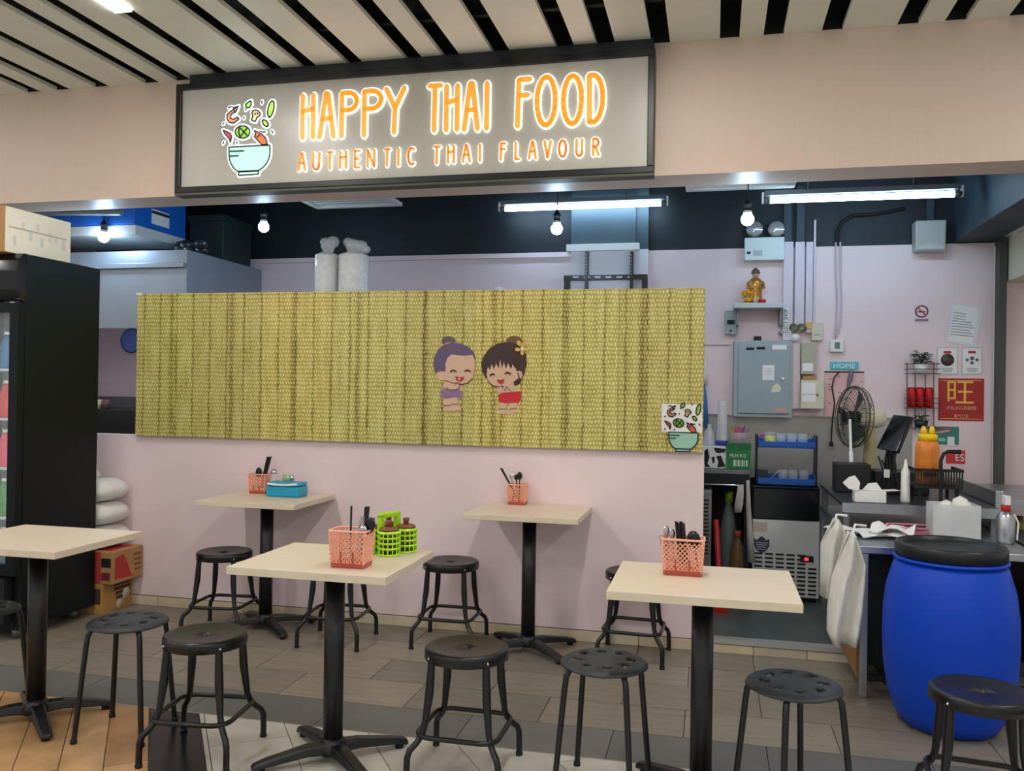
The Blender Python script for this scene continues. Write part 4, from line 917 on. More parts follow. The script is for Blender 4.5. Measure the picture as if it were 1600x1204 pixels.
x0, x1, z0, z1 = R(1177, 815, 1199, 830, 1.0); MB().box(x0, x1, .998, 1.0, z0, z1).build('rating_label', mat('label_beige', (190, 180, 160), .7), t, True)
x0, x1, z0, z1 = R(1178, 838, 1202, 864, 1.0); w_ = x1 - x0; h_ = z1 - z0; cx_ = (x0 + x1) / 2
em = MB().poly([(x0, z1 - h_ * .12), (x0 + w_ * .2, z1 - h_ * .2), (cx_ - w_ * .08, z1), (cx_ + w_ * .08, z1), (x1 - w_ * .2, z1 - h_ * .2), (x1, z1 - h_ * .12), (x1, z0 + h_ * .45), (x1 - w_ * .2, z0 + h_ * .15), (cx_, z0), (x0 + w_ * .2, z0 + h_ * .15), (x0, z0 + h_ * .45)], .998, 1.0).build('crest', mat('crest_navy', (52, 58, 84), .6), t, True)
for k in range(4): zq = z0 + h_ * (.22 + .13 * k); MB().box(x0 + w_ * (.2 - .03 * k), x1 - w_ * (.2 - .03 * k), .9968, .998, zq, zq + h_ * .05).build('crest_stripe', mat('crest_pale', (170, 172, 176), .6), em, True)
for sx in (IX0 + .03, IX1 - .03):
    for y in (1.04, 1.52): MB().lathe([(.02, KF), (.016, KF + .032)], 12, c=(sx, y, 0)).build('foot', BLKM, t, True)
# two-tier blue rack
RY0, RY1 = 1.06, 1.26
za, zb_ = at(1228, 752, 1.06).z, at(1228, 700, 1.06).z; x0 = at(1184, 750, 1.06).x; x1 = at(1274, 750, 1.06).x
za = IZ + .004
t = thing('cup_rack', 'two-tier blue plastic cup rack on the ice machine', 'rack', ((x0 + x1) / 2, 1.16, IZ + .001))
for z in (za, zb_):
    tr = MB().box(x0, x1, RY0, RY1, z, z + .006).box(x0, x1, RY0, RY0 + .006, z + .006, z + .042).box(x0, x1, RY1 - .006, RY1, z + .006, z + .055).box(x0, x0 + .006, RY0 + .006, RY1 - .006, z + .006, z + .07).box(x1 - .006, x1, RY0 + .006, RY1 - .006, z + .006, z + .07)
    tr.build('tray', BLUEP, t, True, bev=.003)
for x_ in (x0 - .012, x1 + .004):
    MB().box(x_, x_ + .010, RY0 + .02, RY1 - .02, IZ + .001, zb_ + .085).build('side_frame', mat('frame_navy', (26, 40, 60), .4), t, True, bev=.003)
def tumbler(px, py, Y, z, lab, grp, m_=None, r=.03, h=.085):
    c = at(px, py, Y); c.z = z; 
    return solo(MB().lathe([(r * .85, 0), (r * .9, .004), (r, h), (r * .92, h), (r * .82, .008), (0, .008)], 18, cap=False), 'glass_tumbler', m_ or GLS, lab, 'glass', grp, loc=c)
GB = mat('tumbler_glass', (214, 228, 238), .06, alpha=.27)
for k, (px, lb) in enumerate([(1220, 'left'), (1237, 'middle'), (1254, 'right')]):
    tumbler(px, 690, 1.15, zb_ + .007, lb + ' clear glass on the upper tier of the blue rack', 'glasses on the upper rack tier', GB, .033)
for k, (px, lb) in enumerate([(1223, 'left'), (1239, 'middle'), (1256, 'right')]):
    tumbler(px, 745, 1.15, za + .007, lb + ' clear glass on the lower tier of the blue rack', 'glasses on the lower rack tier', GB, .033)
c = at(1203, 690, 1.13); c.z = zb_ + .007
t = thing('jar_with_face', 'clear jar with a yellow-green printed wrap on the upper blue tray', 'jar', c)
MB().lathe([(.034, 0), (.036, .004), (.036, .07)], 20).build('wrap', mat('yellowgreen_wrap', (198, 206, 110), .5), t); MB().lathe([(.036, .07), (.035, .09), (.03, .095)], 20).build('glass_top', GB, t)
for dx, r_ in ((-.012, .010), (.008, .005), (.02, .005)): MB().ball((dx, -.0345 + abs(dx) * .25, .022), r_, 10, (1, .25, .7)).build('printed_dot', INK, t)
c = at(1193, 690, 1.12); c.z = zb_ + .045
solo(MB().tube([c + Vector((.034 * math.cos(a), .01 * math.sin(a), .034 * math.sin(a))) for a in [2 * PI * k / 18 for k in range(18)]], .008, 7, closed=True), 'tape_roll', mat('magenta_tape', (190, 60, 170), .4), 'magenta ring leaning at the left of the upper blue tray', 'tape roll')
c = at(1190, 745, 1.13); c.z = za + .007; solo(MB().box(-.035, .035, -.03, .03, 0, .08, Matrix.Rotation(.12, 4, 'Y')), 'dark_box', mat('dark_grey_box', (40, 48, 52), .5), 'small dark box on the lower blue tray', 'box', bev=.004, loc=c)
a = at(1203, 748, 1.10); b = at(1218, 735, 1.10); a.z = max(a.z, za + .012); solo(MB().tube([a, b], .006, 8), 'peeler', CHROME, 'steel utensil leaning on the lower blue tray', 'utensil')

# left prep cabinet beyond the partition
cz = at(1135, 733, .95).z; cx0 = -.6; cx1 = at(1171, 760, .95).x
t = thing('prep_table', 'black-framed prep table with boxes on top, left of the ice machine', 'table', ((cx0 + cx1) / 2, 1.2, KF))
MB().box(cx0, cx1, .95, 1.57, cz - .03, cz).build('table_top', STEELD, t, True, bev=.003); MB().box(cx0, cx1, .95, .965, cz - .10, cz - .03).build('apron', BLKM, t, True)
for x_ in (cx0, cx1 - .03):
    for y in (.96, 1.53): MB().box(x_, x_ + .03, y, y + .03, KF, cz - .03).build('leg', BLKM, t, True)
MB().box(cx0, cx1 - .03, 1.5, 1.53, KF, cz - .1).build('back_panel', mat('dark_maroon', (48, 28, 28), .7), t, True)
a, b = at(1100, 755, .96), at(1161, 758, .96); MB().tube([(cx0 + .1, .945, a.z), (b.x, .945, b.z)], .005, 8).build('towel_rail', CHROME, t, True)
# grey appliance under the table
ax1 = at(1111, 850, .82).x; az1 = at(1105, 768, .82).z
t = thing('small_fridge', 'grey appliance with black side vents showing beside the partition edge', 'appliance', (ax1 - .2, .98, KF))
MB().box(ax1 - .42, ax1, .82, 1.2, KF, az1).build('body', mat('appliance_grey', (150, 152, 150), .45), t, True, bev=.004)
for k in range(15): z = az1 - .06 - k * .024; MB().box(ax1 - .06, ax1 - .018, .8185, .8205, z, z + .011).build('vent_slot', INK, t, True)
# box of cups, green film box, cup stack, straws
x0, x1, z0, z1 = R(1098, 697, 1136, 728, 1.02); t = thing('printed_box', 'white box with black ink drawing on the prep table', 'box', ((x0 + x1) / 2, 1.1, cz))
MB().box(x0 - .1, x1, 1.0, 1.2, cz + .001, z1).build('box_body', PAPER, t, True, bev=.002); w_ = x1 - x0; h_ = z1 - cz
for pts in ([(.02, .75), (.2, .9), (.28, .5), (.2, .2), (.34, .05), (.1, .05)], [(.45, .95), (.95, .9), (.9, .75), (.6, .7), (.5, .8)], [(.55, .55), (.75, .6), (.85, .3), (.95, .1), (.6, .05), (.65, .3)], [(.36, .5), (.48, .55), (.5, .3), (.42, .2)]):
    MB().poly([(x0 + u * w_, cz + v * h_) for u, v in pts], .9985, 1.0).build('ink_shape', INK, t, True)
x0, x1, z0, z1 = R(1135, 694, 1173, 731, 1.0); t = thing('green_box', 'green cling film box with white lettering on the prep table', 'box', ((x0 + x1) / 2, 1.08, cz))
MB().box(x0, x1, .985, 1.17, cz + .001, z1).build('box_body', mat('box_green', (14, 122, 60), .5), t, True, bev=.002); MB().box(x0 - .002, x1 + .002, .983, 1.172, z1 - .03, z1 + .003).build('lid', mat('box_green_dark', (12, 104, 50), .5), t, True)
xm = (x0 + x1) / 2; text('FILM 912', t, PAPER, xm - .004, cz + (z1 - cz) * .55, .984, width=(x1 - x0) * .66, height=.022)
for k in range(7): MB().box(x0 + .045 + k * .013, x0 + .045 + k * .013 + (.004 if k % 2 else .008), .9842, .985, cz + .02, cz + .06).build('barcode_bar', PAPER, t, True)
bz = R(1098, 697, 1136, 728, 1.02)[3] + .001
c = at(1128, 697, 1.1); c.z = bz; hh = at(1130, 626, 1.1).z - bz; t = thing('cup_stack', 'tall stack of clear plastic cups on the printed box', 'cups', c)
mb = MB().lathe([(.038, 0), (.039, .01)] + [v for k in range(14) for v in ((.039 - .0007 * k, .02 + (hh - .03) * k / 14), (.0365 - .0007 * k, .024 + (hh - .03) * k / 14))] + [(.028, hh - .004), (.024, hh)], 20); mb.build('nested_cups', mat('cup_clear', (212, 214, 218), .15, alpha=.72), t)
MB().lathe([(.0405, .004), (.0405, .035)], 20).build('blue_band', mat('band_blue', (30, 60, 150), .5), t)
c = at(1108, 697, 1.12); c.z = bz; solo(MB().lathe([(.045, 0), (.045, .01), (.03, .09), (.012, .12), (.012, .14)], 18), 'clear_bottle', mat('cup_clear', (212, 214, 218), .15), 'clear tapered lid stack left of the tall cup stack', 'bottle', loc=c)
gz = R(1135, 694, 1173, 731, 1.0)[3] + .0045; c = at(1155, 690, 1.08); c.z = gz
solo(MB().lathe([(.045, 0), (.055, .07), (.052, .07), (.043, .005), (0, .005)], 18), 'straw_holder', GLS, 'clear tub holding coloured straws on the green box', 'tub', loc=c)
for k, col in enumerate([(150, 150, 70), (206, 120, 90), (206, 70, 80), (220, 60, 110), (214, 84, 90), (160, 60, 150), (120, 70, 150), (196, 120, 160), (120, 130, 80)]):
    a = c + Vector(((k - 4) * .007, .01 * ((k % 3) - 1), .008)); b = at(1142 + k * 3.6, 665 + (k % 3) * 1.5, 1.08 + .012 * ((k % 3) - 1))
    solo(MB().tube([a, b], .005, 6), 'drinking_straw', mat('straw_%d' % k, col, .4), ['olive', 'salmon', 'red', 'pink', 'coral', 'purple', 'violet', 'pale pink', 'green'][k] + ' drinking straw in the tub on the green box', 'straw', 'straws in the clear tub')
# cloths
def cloth(name, pts, Y, m_, lab, cat, dep=.02, n=9):
    """pts: rows of (px_left, px_right, py) top to bottom"""
    mb = MB(); vs = []; N = len(pts)
    for i, (a, b, y) in enumerate(pts):
        for s_ in (-1, 1):
            for k in range(n):
                u = k / (n - 1); p = at(a + (b - a) * u, y, Y); f = dep * (math.sin(u * 9 + i * .6) * .45 + s_ * (.16 + .34 * math.sin(PI * u))); vs.append((p.x, Y + f, p.z))
    fs_ = []
    for i in range(N - 1):
        o, q = i * 2 * n, (i + 1) * 2 * n
        for k in range(n - 1): fs_.append((o + k, q + k, q + k + 1, o + k + 1)); fs_.append((o + n + k, o + n + k + 1, q + n + k + 1, q + n + k))
        fs_.append((o, o + n, q + n, q)); fs_.append((o + n - 1, q + n - 1, q + 2 * n - 1, o + 2 * n - 1))
    fs_.append(tuple(range(n)) + tuple(range(2 * n - 1, n - 1, -1))); o = (N - 1) * 2 * n; fs_.append(tuple(range(o + n - 1, o - 1, -1)) + tuple(range(o + n, o + 2 * n)))
    mb.add(vs, fs_, True); return solo(mb, name, m_, lab, cat)
CL = mat('cloth_grey_white', (190, 186, 180), .9, var=.1, scale=20)
cloth('hand_towel', [(1153, 1162, 757), (1151, 1162, 772), (1148, 1161, 788), (1147, 1158, 800)], .93, CL, 'short grey cloth hanging from the prep table rail', 'cloth')
cloth('long_cloth', [(1166, 1171, 750), (1166, 1173, 790), (1167, 1176, 830), (1168, 1180, 878)], .93, CL, 'long pale cloth hanging between prep table and ice machine', 'cloth')
cloth('blue_apron', [(1097, 1102, 600), (1096, 1105, 625), (1096, 1108, 668)], 1.587, mat('apron_blue', (70, 130, 190), .85), 'blue apron edge hanging on the wall behind the mat screen', 'apron')
cloth('clear_bag_bundle', [(1095, 1101, 556), (1094, 1106, 580), (1094, 1106, 600)], 1.587, BAGW, 'white plastic bag hanging above the blue apron', 'bag')
# bottles and cleaning tools under the prep table
def bottle(px, py, Y, z, h, r, m_, cm, lab, cat='bottle', name='bottle'):
    c = at(px, py, Y); c.z = z; t = thing(name, lab, cat, c)
    MB().lathe([(r * .9, 0), (r, .008), (r, h * .62), (r * .75, h * .76), (r * .36, h * .88), (r * .36, h * .92)], 18).build('bottle_body', m_, t); MB().lathe([(r * .46, h * .9), (r * .46, h)], 14).build('cap', cm, t)
bottle(1137, 900, 1.2, KF, .66 * 1.0, .055, mat('bottle_haze', (140, 160, 160), .2, alpha=.6), mat('cap_green', (130, 186, 30), .5), 'tall clear bottle with bright green cap under the prep table')
bottle(1152, 900, 1.1, KF, .42, .05, mat('bottle_amber', (130, 100, 70), .3, alpha=.8), mat('cap_orange', (196, 70, 40), .5), 'amber bottle with orange cap under the prep table')
c = at(1141, 905, .99); c.z = KF; solo(MB().box(-.06, .04, -.03, .05, 0, .16), 'brown_carton', mat('carton_ochre', (176, 110, 40), .7), 'ochre carton on the floor under the prep table', 'carton', loc=c, bev=.003)
a = at(1124, 985, .6); b = at(1119, 812, .75); a.z = KF + .12
c = at(1123, 985, .6); c.z = KF; t = thing('dustpan', 'red long-handled dustpan standing by the step', 'dustpan', c)
MB().tube([a - c, b - c], .017, 10).build('handle', RED, t); MB().add([(-.05, -.03, .0), (.05, -.03, 0), (.045, .06, 0), (-.045, .06, 0), (-.06, -.04, .13), (.06, -.04, .13), (.055, .07, .15), (-.055, .07, .15)], [(0, 1, 2, 3)[::-1], (0, 1, 5, 4), (1, 2, 6, 5), (2, 3, 7, 6), (3, 0, 4, 7), (4, 5, 6, 7)]).build('pan', RED, t)

# worktable at right, its raised rear shelf and everything on them
WZ = .70; WX0, WX1 = .66, 1.41
t = thing('steel_worktable', 'stainless steel worktable behind the blue barrel', 'worktable', (1.03, .15, 0))
MB().box(WX0, WX1, -.55, .93, WZ - .035, WZ).build('table_top', STEEL, t, True, bev=.004)
for x_ in (WX0 + .01, WX1 - .05): MB().box(x_, x_ + .035, -.535, -.50, 0, WZ - .035).build('leg', STEEL, t, True, bev=.004)
for x_ in (WX0 + .01, WX1 - .05): MB().box(x_, x_ + .035, .86, .895, KF, WZ - .035).build('leg', STEEL, t, True)
MB().box(WX0 + .06, WX1 - .06, -.35, -.33, .10, WZ - .04).build('front_panel', mat('panel_dark', (38, 42, 44), .5, .3), t, True); MB().box(WX0 + .045, WX1 - .05, -.53, -.51, .08, .11).build('lower_rail', BLKM, t, True); MB().box(WX0 + .05, WX1 - .06, -.30, .85, .15, .17).build('under_shelf', STEELD, t, True)
MB().box(WX0 + .002, WX0 + .02, -.49, -.02, .08, .34).build('side_board', mat('side_wood', (150, 108, 66), .7), t, True)
UZ = .83
t = thing('raised_shelf', 'raised steel rear shelf on the worktable carrying till and printer', 'shelf', (1.03, .48, WZ))
MB().box(WX0, WX1, 0, .93, UZ - .02, UZ).build('board', mat('shelf_dark_steel', (84, 88, 92), .35, .7), t, True, bev=.003); MB().box(WX0, WX1, -.004, .0, UZ - .05, UZ).build('front_apron', STEEL, t, True)
for x_ in (WX0 + .01, WX1 - .04):
    for y in (.02, .88): MB().box(x_, x_ + .03, y, y + .03, WZ, UZ - .02).build('leg', STEELD, t, True)
t = thing('side_splash', 'steel side guard panel standing at the right end of the worktable', 'panel', (1.435, .55, KF))
MB().box(1.42, 1.432, .12, .98, KF, .905).build('panel', STEEL, t, True); MB().box(1.412, 1.452, .10, .14, KF, .91).build('front_post', STEEL, t, True, bev=.003)
# receipt printer with paper
c = at(1329, 775, .55); c.x -= .0; c.z = UZ; t = thing('receipt_printer', 'black box printer on the raised shelf, left of the till', 'printer', c)
MB().box(-.09, .10, -.06, .1, .001, .165).build('body', mat('printer_black', (16, 22, 22), .5), t, bev=.006)
c = at(1356, 788, .06); c.z = UZ; t = thing('paper_slip_tray', 'white tray with curling receipts on the front of the raised shelf', 'tray', c)
MB().box(-.07, .085, -.03, .05, .001, .06).build('tray_body', WHITE, t, bev=.004)
for pts in ([(-.13, .10), (-.10, .07), (-.05, .06), (-.045, .105), (-.07, .14), (-.1, .13)], [(-.03, .065), (.0, .10), (.04, .105), (.07, .062)], [(.05, .066), (.13, .072), (.16, .066), (.09, .06)]):
    MB().poly(pts, -.01 + pts[0][0] * .2, .001 + pts[0][0] * .2).build('receipt', PAPER, t)
MB().box(.035, .04, -.032, -.030, .0, .05).build('paper_strip', PAPER, t)
# till: base, screen
c = at(1400, 760, .55); c.z = UZ; t = thing('till', 'black till with tilted screen on the raised shelf', 'till', c)
MB().box(-.125, .16, -.08, .12, .001, .13).build('cash_base', mat('till_black', (12, 14, 17), .45), t, bev=.006)
MB().tube([(-.03, .0, .13), (-.035, -.01, .2), (-.02, -.03, .30)], [.035, .03, .03], 10).build('stand', mat('till_black', (12, 14, 17), .45), t)
q = [at(1396, 647, .62), at(1423, 650, .40), at(1400, 706, .36), at(1369, 699, .58)]; nn = (q[1] - q[0]).cross(q[3] - q[0]).normalized() * .022
if nn.y < 0: nn = -nn
MB().add(q + [v + nn for v in q], [(0, 1, 2, 3)[::-1], (4, 5, 6, 7), (0, 1, 5, 4), (1, 2, 6, 5), (2, 3, 7, 6), (3, 0, 4, 7)]).build('screen', mat('screen_gloss_black', (14, 16, 22), .12), t, True, bev=.004)
mb = MB()
for k in range(5): mb.tube([at(1372 + k * 6, 712 + (k % 2) * 6, .5), at(1380 + k * 4, 735, .48), at(1372 + 8 * k, 752 + (k % 3) * 4, .45)], .005, 5)
mb.build('cable_bundle', INK, t, True)
x0, x1, z0, z1 = R(1381, 733, 1390, 746, .44); MB().box(x0, x1, .436, .44, z0, z1).build('tag', PAPER, t, True)
# desk fan
fc = at(1340, 651, 1.12); base = at(1368, 760, 1.12); base.z = UZ; base.y = .86; 
t = thing('desk_fan', 'old cream electric fan with dark round grille, turned to the left', 'fan', base)
ax = Vector((-.93, -.36, .05)).normalized(); s1 = ax.cross(Vector((0, 0, 1))).normalized(); s2 = s1.cross(ax); fc = at(1333, 651, .80); M3 = Matrix((s1, s2, ax)).transposed(); Rf = .185
fl = fc - base
GRL = mat('grille_olive', (92, 90, 72), .45, .4); BLADE = mat('blade_dark', (34, 42, 44), .4, alpha=.95)
def fr_(pts): return [fl + M3 @ Vector(p) for p in pts]
g_ = MB()
for rr_, zq, th_ in ((Rf, 0, .006), (Rf * .97, .02, .003), (Rf * .97, -.03, .003), (.11, .045, .002), (.045, .055, .004)): g_.tube(fr_([(rr_ * math.cos(2 * PI * k / 36), rr_ * math.sin(2 * PI * k / 36), zq) for k in range(36)]), th_, 5, closed=True)
g_.build('guard_rings', GRL, t); g_ = MB()
for k in range(40):
    a = 2 * PI * k / 40; g_.tube(fr_([(r_ * math.cos(a), r_ * math.sin(a), zq) for r_, zq in ((.045, .055), (.11, .045), (.165, .025), (Rf, 0), (.165, -.035), (.10, -.05), (.05, -.055))]), .0016, 4)
g_.build('guard_wires', GRL, t); t.children[-1]['kind'] = 'stuff'
for k in range(3):
    a0_ = k * 2 * PI / 3; pts = [(.03, a0_ - .3, -.012), (.10, a0_ - .5, -.018), (.165, a0_ - .35, -.014), (.168, a0_ + .35, .012), (.10, a0_ + .5, .018), (.03, a0_ + .4, .012)]
    q = fr_([(r_ * math.cos(a), r_ * math.sin(a), z) for r_, a, z in pts]); q2 = [v + ax * .003 for v in q]; n = 6
    MB().add(q + q2, [tuple(range(n))[::-1], tuple(range(n, 2 * n))] + [(i, (i + 1) % n, (i + 1) % n + n, i + n) for i in range(n)]).build('blade', BLADE, t)
MB().lathe([(.036, -.03), (.036, .03), (.02, .045), (0, .047)], 18, c=fl, M=M3).build('hub', BLKM, t)
MB().lathe([(.04, -.04), (.062, -.06), (.064, -.14), (.05, -.19), (.02, -.205)], 20, c=fl, M=M3).build('motor_housing', CREAM, t)
kn = fl - ax * .11; MB().tube([kn + Vector((0, 0, .06)), kn + Vector((0, 0, .09))], .008, 8).build('swing_knob', STEELD, t)
nk = fl - ax * .10; NCK = mat('fan_neck_cream', (184, 170, 124), .5)
MB().tube([nk - Vector((0, 0, .04)), Vector((nk.x + .01, nk.y, nk.z - .16)), Vector((nk.x + .0, nk.y, .02))], [.03, .034, .042], 12).build('neck', NCK, t); MB().lathe([(.11, .001), (.11, .02), (.05, .04)], 24, c=(nk.x, nk.y, 0)).build('base', NCK, t)
a = at(1330, 738, .58); b = at(1328, 655, .66); a.z = UZ + .166
solo(MB().tube([a, a.lerp(b, .25), a.lerp(b, .26), b], [.012, .012, .008, .008], 10), 'white_pole', WHITE, 'thin white pole standing behind the black printer', 'pole')
# black wire stand with sauces
sx0, sx1 = at(1424, 750, .15).x, at(1497, 750, .15).x; sz = at(1460, 757, .15).z; SY0, SY1 = .06, .28
sx1 = min(sx1, 1.405)
t = thing('black_stand', 'black slatted sauce stand on legs at the right of the till', 'stand', ((sx0 + sx1) / 2, .17, UZ))
MB().box(sx0, sx1, SY0, SY1, sz - .012, sz).build('deck', BLKM, t, True)
n = 18
for k in range(n): x_ = sx0 + (sx1 - sx0 - .006) * k / (n - 1); MB().box(x_, x_ + .007, SY0, SY0 + .006, sz, sz + .075).build('slat', BLKM, t, True)
MB().box(sx0 - .004, sx1 + .004, SY0 - .003, SY0 + .008, sz + .075, sz + .09).box(sx0 - .004, sx0 + .004, SY0 + .008, SY1, sz + .075, sz + .09).box(sx1 - .004, sx1 + .004, SY0 + .008, SY1, sz + .075, sz + .09).build('rim', BLKM, t, True)
for x_ in (sx0 + .02, sx1 - .03):
    for y in (SY0 + .01, SY1 - .02): MB().box(x_, x_ + .014, y, y + .014, UZ + .001, sz - .012).build('leg', BLKM, t, True)
c = at(1449, 730, .17); c.z = sz + .001
t = thing('sauce_bottle', 'orange squeeze sauce bottle with a yellow two-spout cap', 'bottle', c)
hb = at(1449, 688, .17).z - sz
MB().lathe([(.056, 0), (.060, .01), (.060, hb * .75), (.056, hb * .9), (.045, hb)], 24).build('bottle_body', mat('sauce_orange', (226, 132, 40), .25, var=.2, scale=8), t); MB().lathe([(.047, hb), (.048, hb + .03), (.035, hb + .035)], 24).build('cap', mat('cap_yellow', (238, 200, 20), .4), t)
for dx in (-.02, .02): MB().lathe([(.018, hb + .033), (.014, hb + .06), (.008, hb + .075)], 14, c=(dx, 0, 0)).build('spout', mat('cap_yellow', (238, 200, 20), .4), t)
MB().box(-.035, .03, -.063, -.057, hb * .2, hb * .28).build('label_band', mat('label_dark', (70, 20, 16), .5), t)
c = at(1479, 730, .16); c.z = sz + .001; cx_ = min(c.x, sx1 - .058); solo(MB().lathe([(.03, 0), (.05, .02), (.055, .06), (.05, .075), (.03, .08)], 20), 'white_tub', mat('tub_offwhite', (214, 206, 196), .5), 'off-white lidded tub behind the stand rail, right of the sauce', 'tub', loc=(cx_, c.y, c.z))
c = at(1419, 752, .25); c.z = UZ + .131 if False else UZ + .001; c.x -= .0
solo(MB().lathe([(.022, 0), (.024, .01), (.022, .16), (.012, .18), (.006, .22), (.003, .225)], 16), 'white_squeeze_bottle', WHITE, 'slim white squeeze bottle between till and sauce stand', 'bottle', loc=(sx0 - .035, .12, UZ + .001))
a = at(1467, 735, .05); solo(MB().tube([at(1470, 790, .03), at(1470, 720, .03), at(1474, 709, .03), at(1482, 705, .04), at(1500, 706, .06)], [.009, .009, .009, .009, .013], 8), 'hook_handle', BLKM, 'black curved pan handle hooked over the sauce stand', 'handle')
# pink tray, papers
c = at(1428, 797, -.12); c.z = WZ + .001
t = thing('pink_tray', 'pink perforated plastic tray on the worktable', 'tray', c)
PKT = mat('tray_pink', (216, 130, 150), .5); mb = MB()
for z, k in ((.002, .88), (.02, .94), (.038, 1.0)): mb.tube([(x, y, z) for x, y in rrect(-.12 * k, .12 * k, -.07 * k, .07 * k, .03, 4)], .005, 6, closed=True)
for k in range(26): pr = rrect(-.12, .12, -.07, .07, .03, 4); p_ = pr[int(k * len(pr) / 26)]; mb.tube([(p_[0] * .88, p_[1] * .88, .002), (p_[0], p_[1], .038)], .004, 4)
mb.build('basket_side', PKT, t); MB().box(-.1, .1, -.058, .058, 0, .004).build('bottom', PKT, t)
for k, (px, py, rz, w_, h_, lab) in enumerate([(1335, 806, .1, .26, .18, 'flat sheaf of white papers at the left edge of the worktable'), (1395, 812, -.35, .2, .16, 'crumpled white paper on top of the worktable sheaf'), (1372, 806, .3, .22, .15, 'grey-white paper between the two piles on the worktable')]):
    c = at(px, py, -.16 - .05 * k); c.z = WZ + .002; mb = MB(); n = 7; vs = []
    for zo in (0, .0025):
        for i in range(n):
            for j in range(n): u, v = i / (n - 1) - .5, j / (n - 1) - .5; vs.append((u * w_, v * h_, zo + .012 * k + (.012 + .02 * (k == 1)) * (1 + math.sin(u * 7 + k) * math.cos(v * 6 + k * 2))))
    f1 = [(i * n + j, (i + 1) * n + j, (i + 1) * n + j + 1, i * n + j + 1) for i in range(n - 1) for j in range(n - 1)]; mb.add(vs, [f[::-1] for f in f1] + [tuple(x + n * n for x in f) for f in f1], True)
    o = solo(mb, 'paper_sheet', PAPER, lab, 'paper', 'papers on the worktable', loc=c); o.rotation_euler.z = rz
# clear container, jug, sauce bottle at right of the worktable
c = at(1492, 850, -.2); c.z = WZ + .001; c.x = min(c.x, 1.28)
t = thing('clear_container', 'frosted clear tub of plastic bags on the worktable, behind the barrel', 'container', c); FR = mat('frosted_plastic', (222, 226, 226), .3, alpha=.6)
MB().box(-.115, .095, -.07, -.066, 0, .17).box(-.115, .095, .066, .07, 0, .17).box(-.115, -.111, -.066, .066, 0, .17).box(.091, .095, -.066, .066, 0, .17).box(-.111, .091, -.066, .066, 0, .004).build('tub', FR, t)
mb = MB()
for k in range(9): mb.ball((random.uniform(-.05, .06), random.uniform(-.03, .03), .10 + .012 * k), .045, 8, (1, .8, 1.2))
solo(mb, 'bag_bundle', BAGW, 'bundle of folded clear bags standing in the frosted tub', 'bags'); o = [q for q in bpy.data.objects if q.name == 'bag_bundle'][0]; o.location = c + Vector((0, 0, .006))
c = at(1519, 850, -.1); c.z = WZ + .001; c.x = min(c.x, 1.36)
t = thing('spray_bottle', 'steel-bodied spray bottle with a red and white head', 'spray bottle', (1.355, -.25, WZ + .001))
MB().lathe([(.038, 0), (.04, .01), (.04, .12), (.022, .15)], 18).build('body', STEEL, t); MB().lathe([(.02, .148), (.022, .18)], 14).build('collar', RED, t); MB().box(-.013, .013, -.03, .02, .18, .225).build('head', WHITE, t, bev=.004); MB().tube([(.03, -.02, .14), (.045, -.03, .10), (.04, -.03, .02)], .004, 6).build('hose', WHITE, t)
# hanging bags at the left side of the worktable
cloth('carrier_bag', [(1303, 1311, 811), (1294, 1320, 828), (1284, 1322, 850), (1283, 1322, 890), (1281, 1318, 930)], -.30, BAGW, 'rear white carrier bag hanging from the worktable side', 'bag', .09, 13)
cloth('carrier_bag', [(1326, 1334, 832), (1318, 1342, 852), (1310, 1350, 880), (1300, 1348, 905), (1294, 1345, 950), (1292, 1342, 985), (1300, 1340, 1004)], -.62, BAGW, 'front cream-white carrier bag hanging lowest from the worktable corner', 'bag', .10, 13)
for (px, py, Y, lab) in [(1337, 822, -.60, 'white hook carrying the front carrier bag'), (1308, 806, -.30, 'white hook carrying the rear carrier bag')]:
    p = at(px, py, Y); solo(MB().tube([p + Vector((.05, .03, .0)), p + Vector((.0, .02, .005)), p + Vector((-.012, 0, -.03)), p + Vector((0, -.01, -.05))], .006, 8), 'bag_hook', WHITE, lab, 'hook', 'bag hooks')
# barrel
bc = Vector((.985, -.775, 0))
t = thing('blue_barrel', 'big blue plastic barrel with a black lid', 'barrel', bc)
BLU = mat('barrel_blue', (6, 68, 196), .45, var=.05, scale=3, bump=.02, spec=.3)
MB().lathe([(0, .002), (.15, 0), (.185, .012), (.215, .06), (.24, .14), (.257, .25), (.262, .36), (.260, .48), (.248, .58), (.222, .67), (.208, .695)], 56).build('body', BLU, t)
MB().lathe([(.210, .696), (.222, .698), (.222, .708), (.210, .711)], 56).build('neck_ring', BLU, t)
MB().lathe([(.210, .711), (.216, .713), (.217, .757), (.211, .768), (.199, .770), (.191, .764), (.188, .750), (.12, .745), (0, .743)], 56).build('lid', mat('lid_black', (18, 24, 26), .4), t)
